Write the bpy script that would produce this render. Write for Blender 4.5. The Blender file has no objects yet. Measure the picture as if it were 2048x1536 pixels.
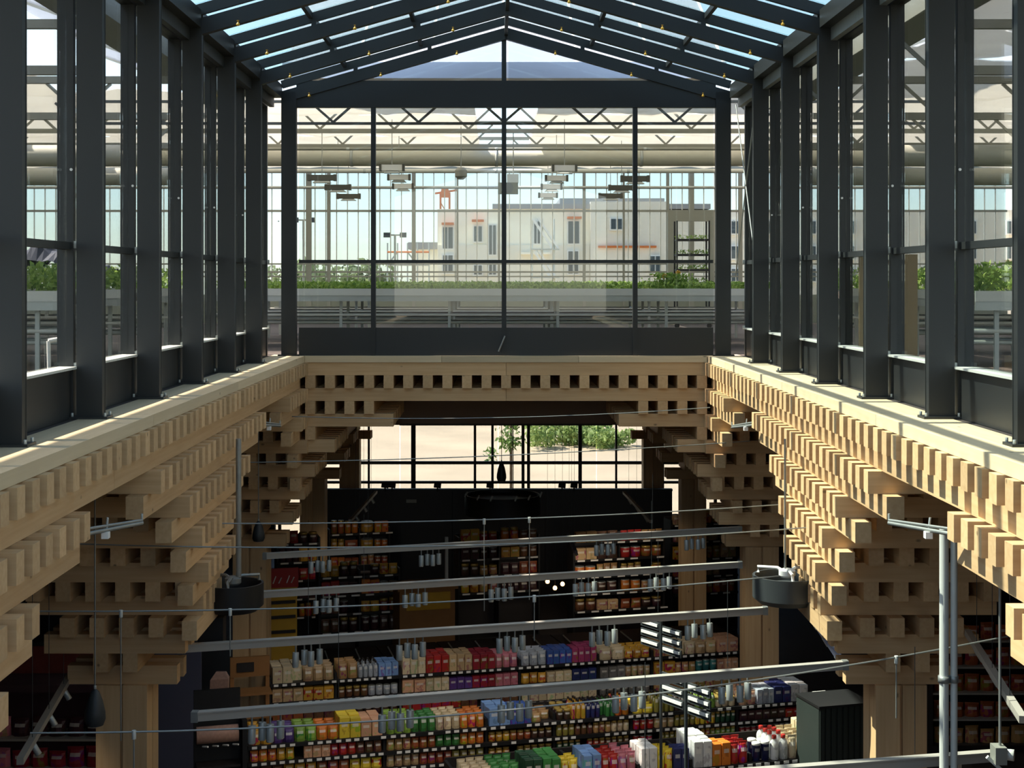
import bpy, bmesh, math, random
from mathutils import Vector, Matrix, Quaternion
random.seed(7)
S = bpy.context.scene
COL = S.collection
# ------------------------------------------------------------------ camera, sky, sun, exposure
CZ = 7.75                      # eye height over the shop floor
FPX, VX, VY = 2990.0, 990.0, 564.0
cam_d = bpy.data.cameras.new('camera'); cam = bpy.data.objects.new('camera', cam_d); COL.objects.link(cam)
cam.location = (0, 0, CZ); cam.rotation_euler = (math.pi/2, 0, 0)
cam_d.sensor_width = 36; cam_d.lens = 36*FPX/2048
cam_d.shift_x = (1024-VX)/2048; cam_d.shift_y = -(768-VY)/2048
cam_d.clip_start = 0.1; cam_d.clip_end = 1000
S.camera = cam
SUN_DIR = Vector((-.54, .07, .84)).normalized()
w = bpy.data.worlds.new('world'); S.world = w; w.use_nodes = True
nt = w.node_tree; bg = nt.nodes['Background']
sky = nt.nodes.new('ShaderNodeTexSky'); sky.sky_type = 'NISHITA'; sky.sun_disc = False
sky.sun_elevation = math.asin(SUN_DIR.z); sky.sun_rotation = math.atan2(SUN_DIR.x, SUN_DIR.y)
sky.dust_density = .6; sky.ozone_density = 1.0; sky.altitude = 200
hsv = nt.nodes.new('ShaderNodeHueSaturation'); hsv.inputs['Saturation'].default_value = .78
nt.links.new(sky.outputs[0], hsv.inputs['Color']); nt.links.new(hsv.outputs[0], bg.inputs[0]); bg.inputs[1].default_value = .32
sd = bpy.data.lights.new('sun', 'SUN'); sun = bpy.data.objects.new('sun', sd); COL.objects.link(sun)
sd.energy = 12.0; sd.angle = .01; sd.color = (1, .865, .76)
sun.rotation_euler = SUN_DIR.to_track_quat('Z', 'Y').to_euler(); sun.location = (-20, 10, 40)
vs = S.view_settings
vs.view_transform = 'Standard'; vs.look = 'None'; vs.gamma = 1; vs.use_curve_mapping = False
vs.exposure = 0.45
try:
    S.cycles.transparent_max_bounces = 32
    S.cycles.max_bounces = 8
except Exception: pass

# ------------------------------------------------------------------ helpers
def hexc(r, g, b):
    f = lambda c: (c/255/12.92) if c/255 <= .04045 else ((c/255+.055)/1.055)**2.4
    return (f(r), f(g), f(b), 1)
MATS = {}
def mat(name, rgb, rough=.6, metal=0, var=.12, scale=6, bump=0, bscale=40, spec=.5):
    m = bpy.data.materials.new(name); m.use_nodes = True
    n = m.node_tree.nodes; L = m.node_tree.links; b = n['Principled BSDF']
    c = hexc(*rgb)
    g = n.new('ShaderNodeNewGeometry'); t = n.new('ShaderNodeTexNoise'); t.inputs['Scale'].default_value = scale
    t.inputs['Detail'].default_value = 5
    L.new(g.outputs['Position'], t.inputs['Vector'])
    mx = n.new('ShaderNodeMix'); mx.data_type = 'RGBA'
    mx.inputs[6].default_value = tuple(x*(1-var) for x in c[:3])+(1,)
    mx.inputs[7].default_value = tuple(min(1, x*(1+var)) for x in c[:3])+(1,)
    L.new(t.outputs[0], mx.inputs[0]); L.new(mx.outputs[2], b.inputs['Base Color'])
    b.inputs['Roughness'].default_value = rough; b.inputs['Metallic'].default_value = metal
    b.inputs['Specular IOR Level'].default_value = spec
    if bump:
        t2 = n.new('ShaderNodeTexNoise'); t2.inputs['Scale'].default_value = bscale
        L.new(g.outputs['Position'], t2.inputs['Vector'])
        bm_ = n.new('ShaderNodeBump'); bm_.inputs['Strength'].default_value = bump
        L.new(t2.outputs[0], bm_.inputs['Height']); L.new(bm_.outputs[0], b.inputs['Normal'])
    MATS[name] = m; return m
def woodmat(name, axis, light=(225, 192, 145), dark=(195, 154, 107)):
    m = bpy.data.materials.new(name); m.use_nodes = True
    n = m.node_tree.nodes; L = m.node_tree.links; b = n['Principled BSDF']
    g = n.new('ShaderNodeNewGeometry'); oi = n.new('ShaderNodeObjectInfo')
    mp = n.new('ShaderNodeMapping'); sc = [26, 26, 26]; sc[axis] = 1.3; mp.inputs['Scale'].default_value = sc
    add = n.new('ShaderNodeVectorMath'); add.operation = 'ADD'
    mul = n.new('ShaderNodeMath'); mul.operation = 'MULTIPLY'; mul.inputs[1].default_value = 90
    L.new(oi.outputs['Random'], mul.inputs[0])
    L.new(g.outputs['Position'], mp.inputs['Vector']); L.new(mp.outputs[0], add.inputs[0]); L.new(mul.outputs[0], add.inputs[1])
    t = n.new('ShaderNodeTexNoise'); t.inputs['Scale'].default_value = 1; t.inputs['Detail'].default_value = 4
    L.new(add.outputs[0], t.inputs['Vector'])
    mx = n.new('ShaderNodeMix'); mx.data_type = 'RGBA'; mx.inputs[6].default_value = hexc(*dark); mx.inputs[7].default_value = hexc(*light)
    L.new(t.outputs[0], mx.inputs[0])
    # knots
    v = n.new('ShaderNodeTexVoronoi'); v.inputs['Scale'].default_value = 2.6
    mp2 = n.new('ShaderNodeMapping'); s2 = [1.4, 1.4, 1.4]; s2[axis] = .8; mp2.inputs['Scale'].default_value = s2
    add2 = n.new('ShaderNodeVectorMath'); add2.operation = 'ADD'
    L.new(g.outputs['Position'], mp2.inputs['Vector']); L.new(mp2.outputs[0], add2.inputs[0]); L.new(mul.outputs[0], add2.inputs[1])
    L.new(add2.outputs[0], v.inputs['Vector'])
    mr = n.new('ShaderNodeMapRange'); mr.inputs[1].default_value = .03; mr.inputs[2].default_value = .075
    mr.inputs[3].default_value = .45; mr.inputs[4].default_value = 1
    L.new(v.outputs['Distance'], mr.inputs[0])
    val = n.new('ShaderNodeMapRange'); val.inputs[3].default_value = .84; val.inputs[4].default_value = 1.1
    L.new(oi.outputs['Random'], val.inputs[0])
    mm = n.new('ShaderNodeMath'); mm.operation = 'MULTIPLY'; L.new(mr.outputs[0], mm.inputs[0]); L.new(val.outputs[0], mm.inputs[1])
    vm = n.new('ShaderNodeVectorMath'); vm.operation = 'SCALE'; L.new(mx.outputs[2], vm.inputs[0]); L.new(mm.outputs[0], vm.inputs['Scale'])
    L.new(vm.outputs[0], b.inputs['Base Color'])
    b.inputs['Roughness'].default_value = .65; b.inputs['Specular IOR Level'].default_value = .25
    MATS[name] = m; return m
def glassmat(name, tint, refl=.07, rough=.0):
    m = bpy.data.materials.new(name); m.use_nodes = True
    n = m.node_tree.nodes; L = m.node_tree.links
    n.remove(n['Principled BSDF']); o = n['Material Output']
    t = n.new('ShaderNodeBsdfTransparent'); t.inputs[0].default_value = tint+(1,)
    gl = n.new('ShaderNodeBsdfGlossy'); gl.inputs['Roughness'].default_value = rough
    lw = n.new('ShaderNodeLayerWeight'); lw.inputs[0].default_value = .25
    mr = n.new('ShaderNodeMapRange'); mr.inputs[3].default_value = refl*.45; mr.inputs[4].default_value = min(1, refl*6)
    L.new(lw.outputs['Fresnel'], mr.inputs[0])
    mx = n.new('ShaderNodeMixShader'); L.new(mr.outputs[0], mx.inputs[0]); L.new(t.outputs[0], mx.inputs[1]); L.new(gl.outputs[0], mx.inputs[2])
    L.new(mx.outputs[0], o.inputs[0]); MATS[name] = m; return m
def clothmat(name, rgb, trans=.6, through=.1):
    m = bpy.data.materials.new(name); m.use_nodes = True
    n = m.node_tree.nodes; L = m.node_tree.links
    n.remove(n['Principled BSDF']); o = n['Material Output']
    g = n.new('ShaderNodeNewGeometry'); t = n.new('ShaderNodeTexNoise'); t.inputs['Scale'].default_value = 1.8; t.inputs['Detail'].default_value = 5
    L.new(g.outputs['Position'], t.inputs['Vector'])
    mx = n.new('ShaderNodeMix'); mx.data_type = 'RGBA'; c = hexc(*rgb)
    mx.inputs[6].default_value = tuple(x*.82 for x in c[:3])+(1,); mx.inputs[7].default_value = c
    L.new(t.outputs[0], mx.inputs[0])
    d = n.new('ShaderNodeBsdfDiffuse'); tr = n.new('ShaderNodeBsdfTranslucent'); tp = n.new('ShaderNodeBsdfTransparent')
    L.new(mx.outputs[2], d.inputs[0]); L.new(mx.outputs[2], tr.inputs[0])
    a = n.new('ShaderNodeMixShader'); a.inputs[0].default_value = trans; L.new(d.outputs[0], a.inputs[1]); L.new(tr.outputs[0], a.inputs[2])
    b2 = n.new('ShaderNodeMixShader'); b2.inputs[0].default_value = through; L.new(a.outputs[0], b2.inputs[1]); L.new(tp.outputs[0], b2.inputs[2])
    L.new(b2.outputs[0], o.inputs[0]); MATS[name] = m; return m
def emitmat(name, rgb, st):
    m = bpy.data.materials.new(name); m.use_nodes = True; b = m.node_tree.nodes['Principled BSDF']
    b.inputs['Base Color'].default_value = hexc(*rgb); b.inputs['Emission Color'].default_value = hexc(*rgb); b.inputs['Emission Strength'].default_value = st
    MATS[name] = m; return m
def packmat():
    """printed packaging: the object's own colour, with a printed panel and lettering bands"""
    m = bpy.data.materials.new('packaging'); m.use_nodes = True
    n = m.node_tree.nodes; L = m.node_tree.links; b = n['Principled BSDF']
    oi = n.new('ShaderNodeObjectInfo'); tc = n.new('ShaderNodeTexCoord'); sp = n.new('ShaderNodeSeparateXYZ')
    L.new(tc.outputs['Generated'], sp.inputs[0])
    # shifted hue for the print
    hs = n.new('ShaderNodeHueSaturation'); L.new(oi.outputs['Color'], hs.inputs['Color'])
    mr = n.new('ShaderNodeMapRange'); mr.inputs[3].default_value = .38; mr.inputs[4].default_value = .62; L.new(oi.outputs['Random'], mr.inputs[0])
    L.new(mr.outputs[0], hs.inputs['Hue']); hs.inputs['Value'].default_value = .7
    add = n.new('ShaderNodeVectorMath'); add.operation = 'ADD'
    mul = n.new('ShaderNodeMath'); mul.operation = 'MULTIPLY'; mul.inputs[1].default_value = 37; L.new(oi.outputs['Random'], mul.inputs[0])
    L.new(tc.outputs['Generated'], add.inputs[0]); L.new(mul.outputs[0], add.inputs[1])
    t = n.new('ShaderNodeTexNoise'); t.inputs['Scale'].default_value = 2.6; t.inputs['Detail'].default_value = 2; L.new(add.outputs[0], t.inputs['Vector'])
    st = n.new('ShaderNodeMath'); st.operation = 'GREATER_THAN'; st.inputs[1].default_value = .56; L.new(t.outputs[0], st.inputs[0])
    zr = n.new('ShaderNodeMath'); zr.operation = 'LESS_THAN'; zr.inputs[1].default_value = .8; L.new(sp.outputs[2], zr.inputs[0])
    an = n.new('ShaderNodeMath'); an.operation = 'MULTIPLY'; L.new(st.outputs[0], an.inputs[0]); L.new(zr.outputs[0], an.inputs[1])
    mx = n.new('ShaderNodeMix'); mx.data_type = 'RGBA'; L.new(an.outputs[0], mx.inputs[0]); L.new(oi.outputs['Color'], mx.inputs[6]); L.new(hs.outputs[0], mx.inputs[7])
    # pale band
    pp = n.new('ShaderNodeMath'); pp.operation = 'COMPARE'; pp.inputs[1].default_value = .62; pp.inputs[2].default_value = .09; L.new(sp.outputs[2], pp.inputs[0])
    ax = n.new('ShaderNodeMath'); ax.operation = 'COMPARE'; ax.inputs[1].default_value = .5; ax.inputs[2].default_value = .3; L.new(sp.outputs[0], ax.inputs[0])
    a2 = n.new('ShaderNodeMath'); a2.operation = 'MULTIPLY'; L.new(pp.outputs[0], a2.inputs[0]); L.new(ax.outputs[0], a2.inputs[1])
    a3 = n.new('ShaderNodeMath'); a3.operation = 'MULTIPLY'; a3.inputs[1].default_value = .55; L.new(a2.outputs[0], a3.inputs[0])
    m2 = n.new('ShaderNodeMix'); m2.data_type = 'RGBA'; L.new(a3.outputs[0], m2.inputs[0]); L.new(mx.outputs[2], m2.inputs[6]); m2.inputs[7].default_value = (.8, .76, .66, 1)
    L.new(m2.outputs[2], b.inputs['Base Color']); b.inputs['Roughness'].default_value = .45
    MATS['packaging'] = m
def leafmat(name, a, c):
    m = bpy.data.materials.new(name); m.use_nodes = True
    n = m.node_tree.nodes; L = m.node_tree.links; b = n['Principled BSDF']; o = n['Material Output']
    g = n.new('ShaderNodeNewGeometry'); mx = n.new('ShaderNodeMix'); mx.data_type = 'RGBA'
    mx.inputs[6].default_value = hexc(*a); mx.inputs[7].default_value = hexc(*c); L.new(g.outputs['Random Per Island'], mx.inputs[0])
    L.new(mx.outputs[2], b.inputs['Base Color']); b.inputs['Roughness'].default_value = .6
    tr = n.new('ShaderNodeBsdfTranslucent'); L.new(mx.outputs[2], tr.inputs[0])
    ms = n.new('ShaderNodeMixShader'); ms.inputs[0].default_value = .4; L.new(b.outputs[0], ms.inputs[1]); L.new(tr.outputs[0], ms.inputs[2]); L.new(ms.outputs[0], o.inputs[0])
    MATS[name] = m

woodmat('wood_x', 0); woodmat('wood_y', 1); woodmat('wood_z', 2)
woodmat('cap_pine', 1, (226, 206, 170), (205, 182, 142)); woodmat('cap_pine_x', 0, (226, 206, 170), (205, 182, 142))
mat('steel', (38, 40, 39), .5, 0, .06, 3); mat('steel_panel', (37, 39, 39), .42, 0, .05, 2)
mat('pale_concrete', (206, 204, 190), .85, 0, .10, 5, .1); mat('alu', (176, 180, 174), .42, .35, .08, 4)
mat('galv', (150, 152, 146), .45, .55, .18, 14); mat('pale_alu', (205, 206, 196), .5, .1, .05, 4)
mat('grey_rail', (170, 164, 152), .5, .1, .06, 5); mat('white_paint', (232, 230, 222), .5, 0, .04)
mat('black', (26, 26, 26), .5, 0, .1); mat('dark_shelf', (38, 32, 30), .55, 0, .15)
mat('charcoal', (54, 58, 58), .5, 0, .06); mat('brown_fascia', (134, 112, 96), .75, 0, .1, 3)
mat('shop_floor', (70, 62, 58), .6, 0, .1, 1.5); mat('gh_floor', (66, 58, 52), .8, 0, .2, 1.2)
mat('dark_ceiling', (60, 52, 46), .8); mat('tag_white', (236, 232, 222), .5, 0, .05, 3)
mat('yellow', (206, 158, 44), .5); mat('orange', (206, 110, 40), .5); mat('red', (170, 40, 36), .5)
mat('sand', (178, 158, 130), .95, 0, .34, .22, .5, 1.2); mat('soil', (74, 62, 52), .9)
mat('facade', (255, 244, 222), .85, 0, .05, .5); mat('facade_grey', (230, 222, 204), .85, 0, .08, .6); mat('facade_grey2', (150, 150, 144), .8, 0, .06, .6)
mat('window_dark', (58, 68, 74), .2, 0, .1); mat('wood_panel', (150, 128, 92), .7, 0, .12, 2)
mat('navy', (40, 50, 70), .7, 0, .3, 3); mat('blue_grey', (84, 86, 104), .7, 0, .08, 1)
mat('deli', (74, 50, 54), .6, 0, .25, 2); mat('meat', (132, 62, 54), .6, 0, .3, 6); mat('crate', (150, 104, 56), .7, 0, .15, 5)
mat('olive_box', (110, 108, 78), .6); mat('bark', (92, 78, 62), .9, 0, .2, 8); mat('roof_grey', (150, 150, 150), .8)
glassmat('glass', (.93, .95, .94), .055); glassmat('roof_glass', (.745, .83, .825), .05); glassmat('gable_glass', (.84, .88, .92), .06)
glassmat('outer_glass', (.655, .705, .73), .03)
clothmat('screen', (236, 234, 224), .5, .12); clothmat('frosted', (214, 220, 230), .6, .3)
leafmat('herb', (84, 122, 46), (156, 184, 92)); leafmat('tree_leaf', (58, 88, 36), (128, 156, 80)); leafmat('hazy_leaf', (104, 122, 84), (166, 176, 130)); leafmat('shrub', (96, 126, 60), (176, 190, 116))  # hazy_leaf has distance haze mixed into its paler leaf colours
packmat()
emitmat('bulb', (255, 196, 120), 6)

CUBE, CYL = {}, {}
def cube(m):
    if m not in CUBE:
        me = bpy.data.meshes.new('box_'+m); bm = bmesh.new(); bmesh.ops.create_cube(bm, size=1); bm.to_mesh(me); bm.free()
        me.materials.append(MATS[m]); CUBE[m] = me
    return CUBE[m]
def cyl(m, seg=10):
    k = (m, seg)
    if k not in CYL:
        me = bpy.data.meshes.new('rod_'+m); bm = bmesh.new(); bmesh.ops.create_cone(bm, cap_ends=True, segments=seg, radius1=1, radius2=1, depth=1)
        for f in bm.faces: f.smooth = len(f.verts) == 4
        bm.to_mesh(me); bm.free(); me.materials.append(MATS[m]); CYL[k] = me
    return CYL[k]
def tag(o, label=None, cat=None, group=None, kind=None):
    if label: o['label'] = label
    if cat: o['category'] = cat
    if group: o['group'] = group
    if kind: o['kind'] = kind
    return o
PLOC = {}
def link(o, parent, loc, local=False):
    COL.objects.link(o)
    if parent is not None:
        o.parent = parent
        o.location = Vector(loc) if local else Vector(loc)-PLOC[parent.name]
    else: o.location = loc
    PLOC[o.name] = Vector(loc)
    return o
def sub(o, part):
    """hang a piece under a part (thing > part > sub-part) without moving it"""
    M = Matrix.LocRotScale(PLOC[part.name], part.rotation_euler, part.scale)
    o.parent = part; o.matrix_parent_inverse = M.inverted(); o.location = PLOC[o.name]; return o
def empty(name, loc, rz=0):
    o = bpy.data.objects.new(name, None); o.empty_display_size = .2; COL.objects.link(o)
    o.location = loc; o.rotation_euler.z = rz; PLOC[o.name] = Vector(loc); return o
def box(name, a, b, m, parent=None, local=False):
    o = bpy.data.objects.new(name, cube(m)); a = Vector(a); b = Vector(b)
    o.scale = [max(.001, abs(b[i]-a[i])) for i in range(3)]
    return link(o, parent, (a+b)/2, local)
def beam(name, p0, p1, wd, ht, m, parent=None, local=False):
    """box with length along p0-p1, ht kept as near vertical as can be"""
    p0 = Vector(p0); p1 = Vector(p1); d = p1-p0; y = d.normalized()
    up = Vector((0, 0, 1)) if abs(y.z) < .99 else Vector((0, 1, 0))
    x = y.cross(up).normalized(); z = x.cross(y)
    o = bpy.data.objects.new(name, cube(m)); o.rotation_euler = Matrix((x, y, z)).transposed().to_euler()
    o.scale = (wd, d.length, ht); return link(o, parent, (p0+p1)/2, local)
def rod(name, p0, p1, r, m, parent=None, local=False, seg=10):
    p0 = Vector(p0); p1 = Vector(p1); d = p1-p0
    o = bpy.data.objects.new(name, cyl(m, seg)); o.rotation_euler = d.to_track_quat('Z', 'Y').to_euler()
    o.scale = (r, r, d.length); return link(o, parent, (p0+p1)/2, local)
def mesh(name, verts, faces, m, parent=None, loc=(0, 0, 0), local=False, smooth=False):
    me = bpy.data.meshes.new(name); me.from_pydata([tuple(v) for v in verts], [], faces)
    for mm in (m if isinstance(m, (list, tuple)) else [m]): me.materials.append(MATS[mm])
    if smooth:
        for p in me.polygons: p.use_smooth = True
        me.set_sharp_from_angle(angle=math.radians(38))
    o = bpy.data.objects.new(name, me); return link(o, parent, loc, local)
def lathe_data(prof, seg=12):
    v, f = [], []
    for r, z in prof:
        for i in range(seg):
            a = 2*math.pi*i/seg; v.append((r*math.cos(a), r*math.sin(a), z))
    for j in range(len(prof)-1):
        for i in range(seg):
            k = (i+1) % seg; f.append((j*seg+i, j*seg+k, (j+1)*seg+k, (j+1)*seg+i))
    f.append(tuple(range(seg-1, -1, -1))); f.append(tuple((len(prof)-1)*seg+i for i in range(seg)))
    return v, f
def lathe(name, prof, m, parent=None, loc=(0, 0, 0), seg=16, local=False):
    v, f = lathe_data(prof, seg); return mesh(name, v, f, m, parent, loc, local, True)
def tube(name, pts, r, m, parent=None, seg=6):
    pts = [Vector(p) for p in pts]; c = pts[0]; v, f = [], []
    for i, p in enumerate(pts):
        d = (pts[min(i+1, len(pts)-1)]-pts[max(i-1, 0)]).normalized()
        up = Vector((0, 0, 1)) if abs(d.z) < .95 else Vector((1, 0, 0))
        x = d.cross(up).normalized(); y = x.cross(d)
        for k in range(seg):
            a = 2*math.pi*k/seg; v.append(p-c+x*r*math.cos(a)+y*r*math.sin(a))
    for i in range(len(pts)-1):
        for k in range(seg):
            k2 = (k+1) % seg; f.append((i*seg+k, i*seg+k2, (i+1)*seg+k2, (i+1)*seg+k))
    return mesh(name, v, f, m, parent, c, False, True)
def P(px, py, d): return Vector(((px-VX)/FPX*d, d, CZ+(VY-py)/FPX*d))
def Z(r): return CZ+r
ORD = ['first', 'second', 'third', 'fourth', 'fifth', 'sixth', 'seventh', 'eighth', 'ninth', 'tenth', 'eleventh', 'twelfth']

# ------------------------------------------------------------------ main dimensions
AX = .17                       # atrium axis
HO = 3.04                      # half width of the opening
YE = 22.88                     # end face of the opening
YB = -4.0                      # near end of the opening
PT, LH, BW = .30, .197, .15    # timber pitch, layer height, bar width
LZ = -1.132                    # ledge top under the eye
LED = Z(LZ)
XT = [Z(-1.235-.394*k) for k in range(8)]      # tops of X layers 1..8
CT = XT[7]-LH                                   # column top
CS = 8.1                        # column grid
COLX = (AX-4.05, AX+4.05)
COLY = [7.69, 15.79, 23.89, 31.99, 40.09]
xl, xr = AX-HO, AX+HO

# ------------------------------------------------------------------ setting: floor, slab, shop walls
tag(box('floor', (-22, -12, -.3), (22, 43.2, 0), 'shop_floor'), 'dark polished shop floor under the shelves', kind='structure')
cb, ct = Z(-1.232), LED
ceil = empty('ceiling', (AX, 10, cb)); tag(ceil, 'roof deck between shop and greenhouse', kind='structure')
box('slab', (-22, -12, cb), (xl-.02-.55, 47, ct-.004), 'gh_floor', ceil)
box('slab', (xr+.02+.55, -12, cb), (22, 47, ct-.004), 'gh_floor', ceil)
box('slab', (xl-.57, YE+.47, cb), (xr+.57, 47, ct-.004), 'gh_floor', ceil)
box('slab', (xl-.57, -12, cb), (xr+.57, YB-.5, ct-.004), 'gh_floor', ceil)
trim = empty('trim_1', (AX, 10, cb)); tag(trim, 'pale pine ledge boards around the opening', kind='structure')
for s in (-1, 1):      # ledge boards in lengths
    x0 = AX+s*(HO+.05); x1 = AX+s*(HO+.57); y = YB
    while y < YE+.4:
        y2 = min(y+4.2, YE+.47)
        box('ledge_board', (min(x0, x1), y, cb), (max(x0, x1), y2-.006, ct), 'cap_pine', trim); y = y2
x = xl-.045
for i in range(3):
    x2 = min(x+2.1, xr+.045); box('ledge_board', (x, YE+.03, cb), (x2-.005, YE+.47, ct), 'cap_pine_x', trim); x = x2
for nm, a, b in (('wall_left', (-14.3, -12, 0), (-14, 43, cb)), ('wall_right', (14, -12, 0), (14.3, 43, cb)), ('wall_front', (-22, -12.3, 0), (22, -12, cb))):
    tag(box(nm, a, b, 'dark_ceiling'), 'dark shop wall', kind='structure')

# ------------------------------------------------------------------ stacked timber columns
LEN_X = [4.05, 4.05, 2.32, 1.42, 1.10, .90, .72, .57]
SPR_X = [4.05, 3.13, 1.80, 1.25, .95, .75, .60, .45]
LEN_Y = [4.05, 3.08, 1.97, 1.33, 1.00, .80, .65]
SPR_Y = [4.05, 2.18, 1.30, 1.05, .85, .70, .50]
def spread(c, h, lo=None, hi=None):
    if h > 4: return [c+PT*(i+.5) for i in range(-13, 14)]
    n = int(h/PT+1e-6); return [c+PT*(i+.5) for i in range(-n-1, n+1) if abs(PT*(i+.5))+BW/2 <= h+.02]
def timber(ix, iy):
    cx, cy = COLX[ix], COLY[iy]
    side = ('left', 'right')[ix]
    lab = [f'stepped pine timber column nearest the viewer on the {side}, only its upper layers in frame',
           f'stepped pine timber column with straight shaft in the foreground on the {side}',
           f'stepped pine timber column under the far corner of the opening on the {side}',
           f'shaded stepped timber column behind the far corner on the {side}',
           f'dark timber column standing against the far shop window on the {side}'][iy]
    t = empty('timber_column', (cx, cy, 0)); tag(t, lab, 'column', 'stacked timber columns')
    for sx in (-1, 1):
        for sy in (-1, 1):
            box('post', (cx+sx*.015, cy+sy*.015, 0), (cx+sx*.265, cy+sy*.265, CT), 'wood_z', t)
    box('core_board', (cx-.22, cy-.22, 0), (cx+.22, cy+.22, CT-.01), 'wood_z', t)
    jit = random.Random(ix*10+iy)
    for k in range(8):                                     # X bars
        z1 = XT[k]; z0 = z1-LH+.002
        for y in spread(cy, SPR_X[k]):
            a, b = cx-LEN_X[k], cx+LEN_X[k]
            if y-BW/2 < YE+.04:                             # beside the opening: cut back to its edge
                if ix == 0: b = min(b, xl)
                else: a = max(a, xr)
            if y < 3.4: continue
            e = jit.uniform(-.006, .006)
            box('cross_beam', (a+e, y-BW/2, z0), (b+e, y+BW/2, z1), 'wood_x', t)
    for k in range(7):                                     # Y bars
        z1 = XT[k]-LH; z0 = z1-LH+.002
        for x in spread(cx, SPR_Y[k]):
            ly = LEN_Y[k] if k == 0 else SPR_X[k+1]+.06
            a, b = cy-ly, cy+ly
            inner = (x+BW/2 > xl-.12) if ix == 0 else (x-BW/2 < xr+.12)
            if inner:
                a = max(a, YE)
                if iy < 2: continue
            e = jit.uniform(-.006, .006)
            box('long_beam', (x-BW/2, a+e, z0), (x+BW/2, b+e, z1), 'wood_y', t)
    # edge bars that line the opening, one just behind the cross-beam ends on each side
    ex = xl-.12-BW/2 if ix == 0 else xr+.12+BW/2
    if iy < 3:
        for k in range(7):
            h = LEN_Y[k]; z1 = XT[k]-LH
            if abs(ex-cx) < SPR_Y[k]+.2 or k < 4:
                a, b = cy-h, cy+h
                if iy == 2: a, b = max(a, cy-h), YE+.09 if k == 0 else min(b, YE+.3)
                if b-a > .2: box('edge_beam', (ex-BW/2, a, z1-LH+.002), (ex+BW/2, b-.004, z1), 'wood_y', t)
    if iy == 2:    # beams across the end face
        for k in range(4):
            z1 = XT[k]; a, b = (cx-.9, min(AX-.003, cx+LEN_X[k])) if ix == 0 else (max(AX+.003, cx-LEN_X[k]), cx+.9)
            box('cross_beam', (a, YE+.05, z1-LH+.002), (b, YE+.05+BW, z1), 'wood_x', t)
    return t
for iy in range(5):
    for ix in (0, 1): timber(ix, iy)

# ------------------------------------------------------------------ steel portal frames of the atrium
HC = 3.42                                        # half width between column inner faces
CW, CTK = .215, .11
SLOPE = .284
def zr(x): return Z(3.72) - SLOPE*abs(x-AX)       # rafter underside
FY = [20.77-2.1*k for k in range(12)]
def portal(k, y, end=False):
    t = empty('portal_frame', (AX, y, LED))
    if end: lab = 'dark grey steel portal frame framing the glazed gable end'
    else: lab = f'dark grey steel portal frame, {ORD[k]} in front of the glazed gable end'
    tag(t, lab, 'steel frame', 'steel portal frames of the atrium roof')
    hc = 3.215 if end else HC; wd = .23 if end else CW
    for s in (-1, 1):
        xi, xo = AX+s*hc, AX+s*(hc+wd)
        # I-section: two flanges and a web
        lo, hi = min(xi, xo), max(xi, xo)
        v = box('column', (lo, y, LED+.02), (hi, y+.012, zr(xo)+.17), 'steel', t)
        box('column', (lo, y+CTK-.012, LED+.02), (hi, y+CTK, zr(xo)+.17), 'steel', t)
        box('column', (lo+.004, y+.012, LED+.02), (hi-.004, y+CTK-.012, zr(xo)+.17), 'steel', t)
        bp = box('base_plate', (lo-.05, y-.04, LED), (hi+.05, y+CTK+.05, LED+.02), 'steel', t)
        if not end:
            for bx in (lo-.028, hi+.028):
                for by in (y-.02, y+CTK+.03):
                    sub(rod('bolt', (bx, by, LED+.02), (bx, by, LED+.05), .012, 'alu', t, seg=6), bp)
        a = Vector((xo, y+CTK/2, zr(xo)+.09)); b = Vector((AX+s*.004, y+CTK/2, zr(AX)+.09))
        beam('rafter', a, b, CTK, .175, 'steel', t)
        # glazing bar above the slit, tied with spacers
        a2 = a+Vector((0, 0, .197)); b2 = b+Vector((0, 0, .197))
        beam('glazing_bar', a2, b2, .06, .12, 'steel', t)
        for q in (.33, .66): 
            c = a.lerp(b, q); box('spacer', (c.x-.03, y+.02, c.z+.07), (c.x+.03, y+.09, c.z+.16), 'steel', t)
        # white fixing on the column
        sub(rod('fixing', (AX+s*(hc+wd+.04), y-.012, Z(.93)), (AX+s*(hc+wd+.04), y+.0, Z(.93)), .012, 'white_paint', t, seg=8), v)
    return t
for k, y in enumerate(FY): portal(k, y)
portal(0, YE+.02, True)
# sprinklers under the rafters
v, f = lathe_data([(.007, .0), (.007, .02), (.014, .022), (.014, .026)], 8)
v2, f2 = lathe_data([(.012, -.035), (.02, -.028), (.02, -.012), (.01, .0)], 8)
SPK = bpy.data.meshes.new('sprinkler'); SPK.from_pydata(v+v2, [], f+[tuple(i+len(v) for i in q) for q in f2]); SPK.materials.append(MATS['yellow'])
for yi, y in enumerate([YE+.02]+FY[:5]):
    for s in (-1, 1):
        for qn, q in (('highest', .22), ('middle', .56), ('lowest', .88)):
            x = AX+s*HC*q; o = bpy.data.objects.new('sprinkler_head', SPK); link(o, None, (x, y-.05, zr(x)-.0))
            tag(o, f'small yellow sprinkler, {qn} of three under the {ORD[yi]} {("left" if s < 0 else "right")} rafter from the gable', 'sprinkler', 'sprinkler heads under the rafters')

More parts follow.
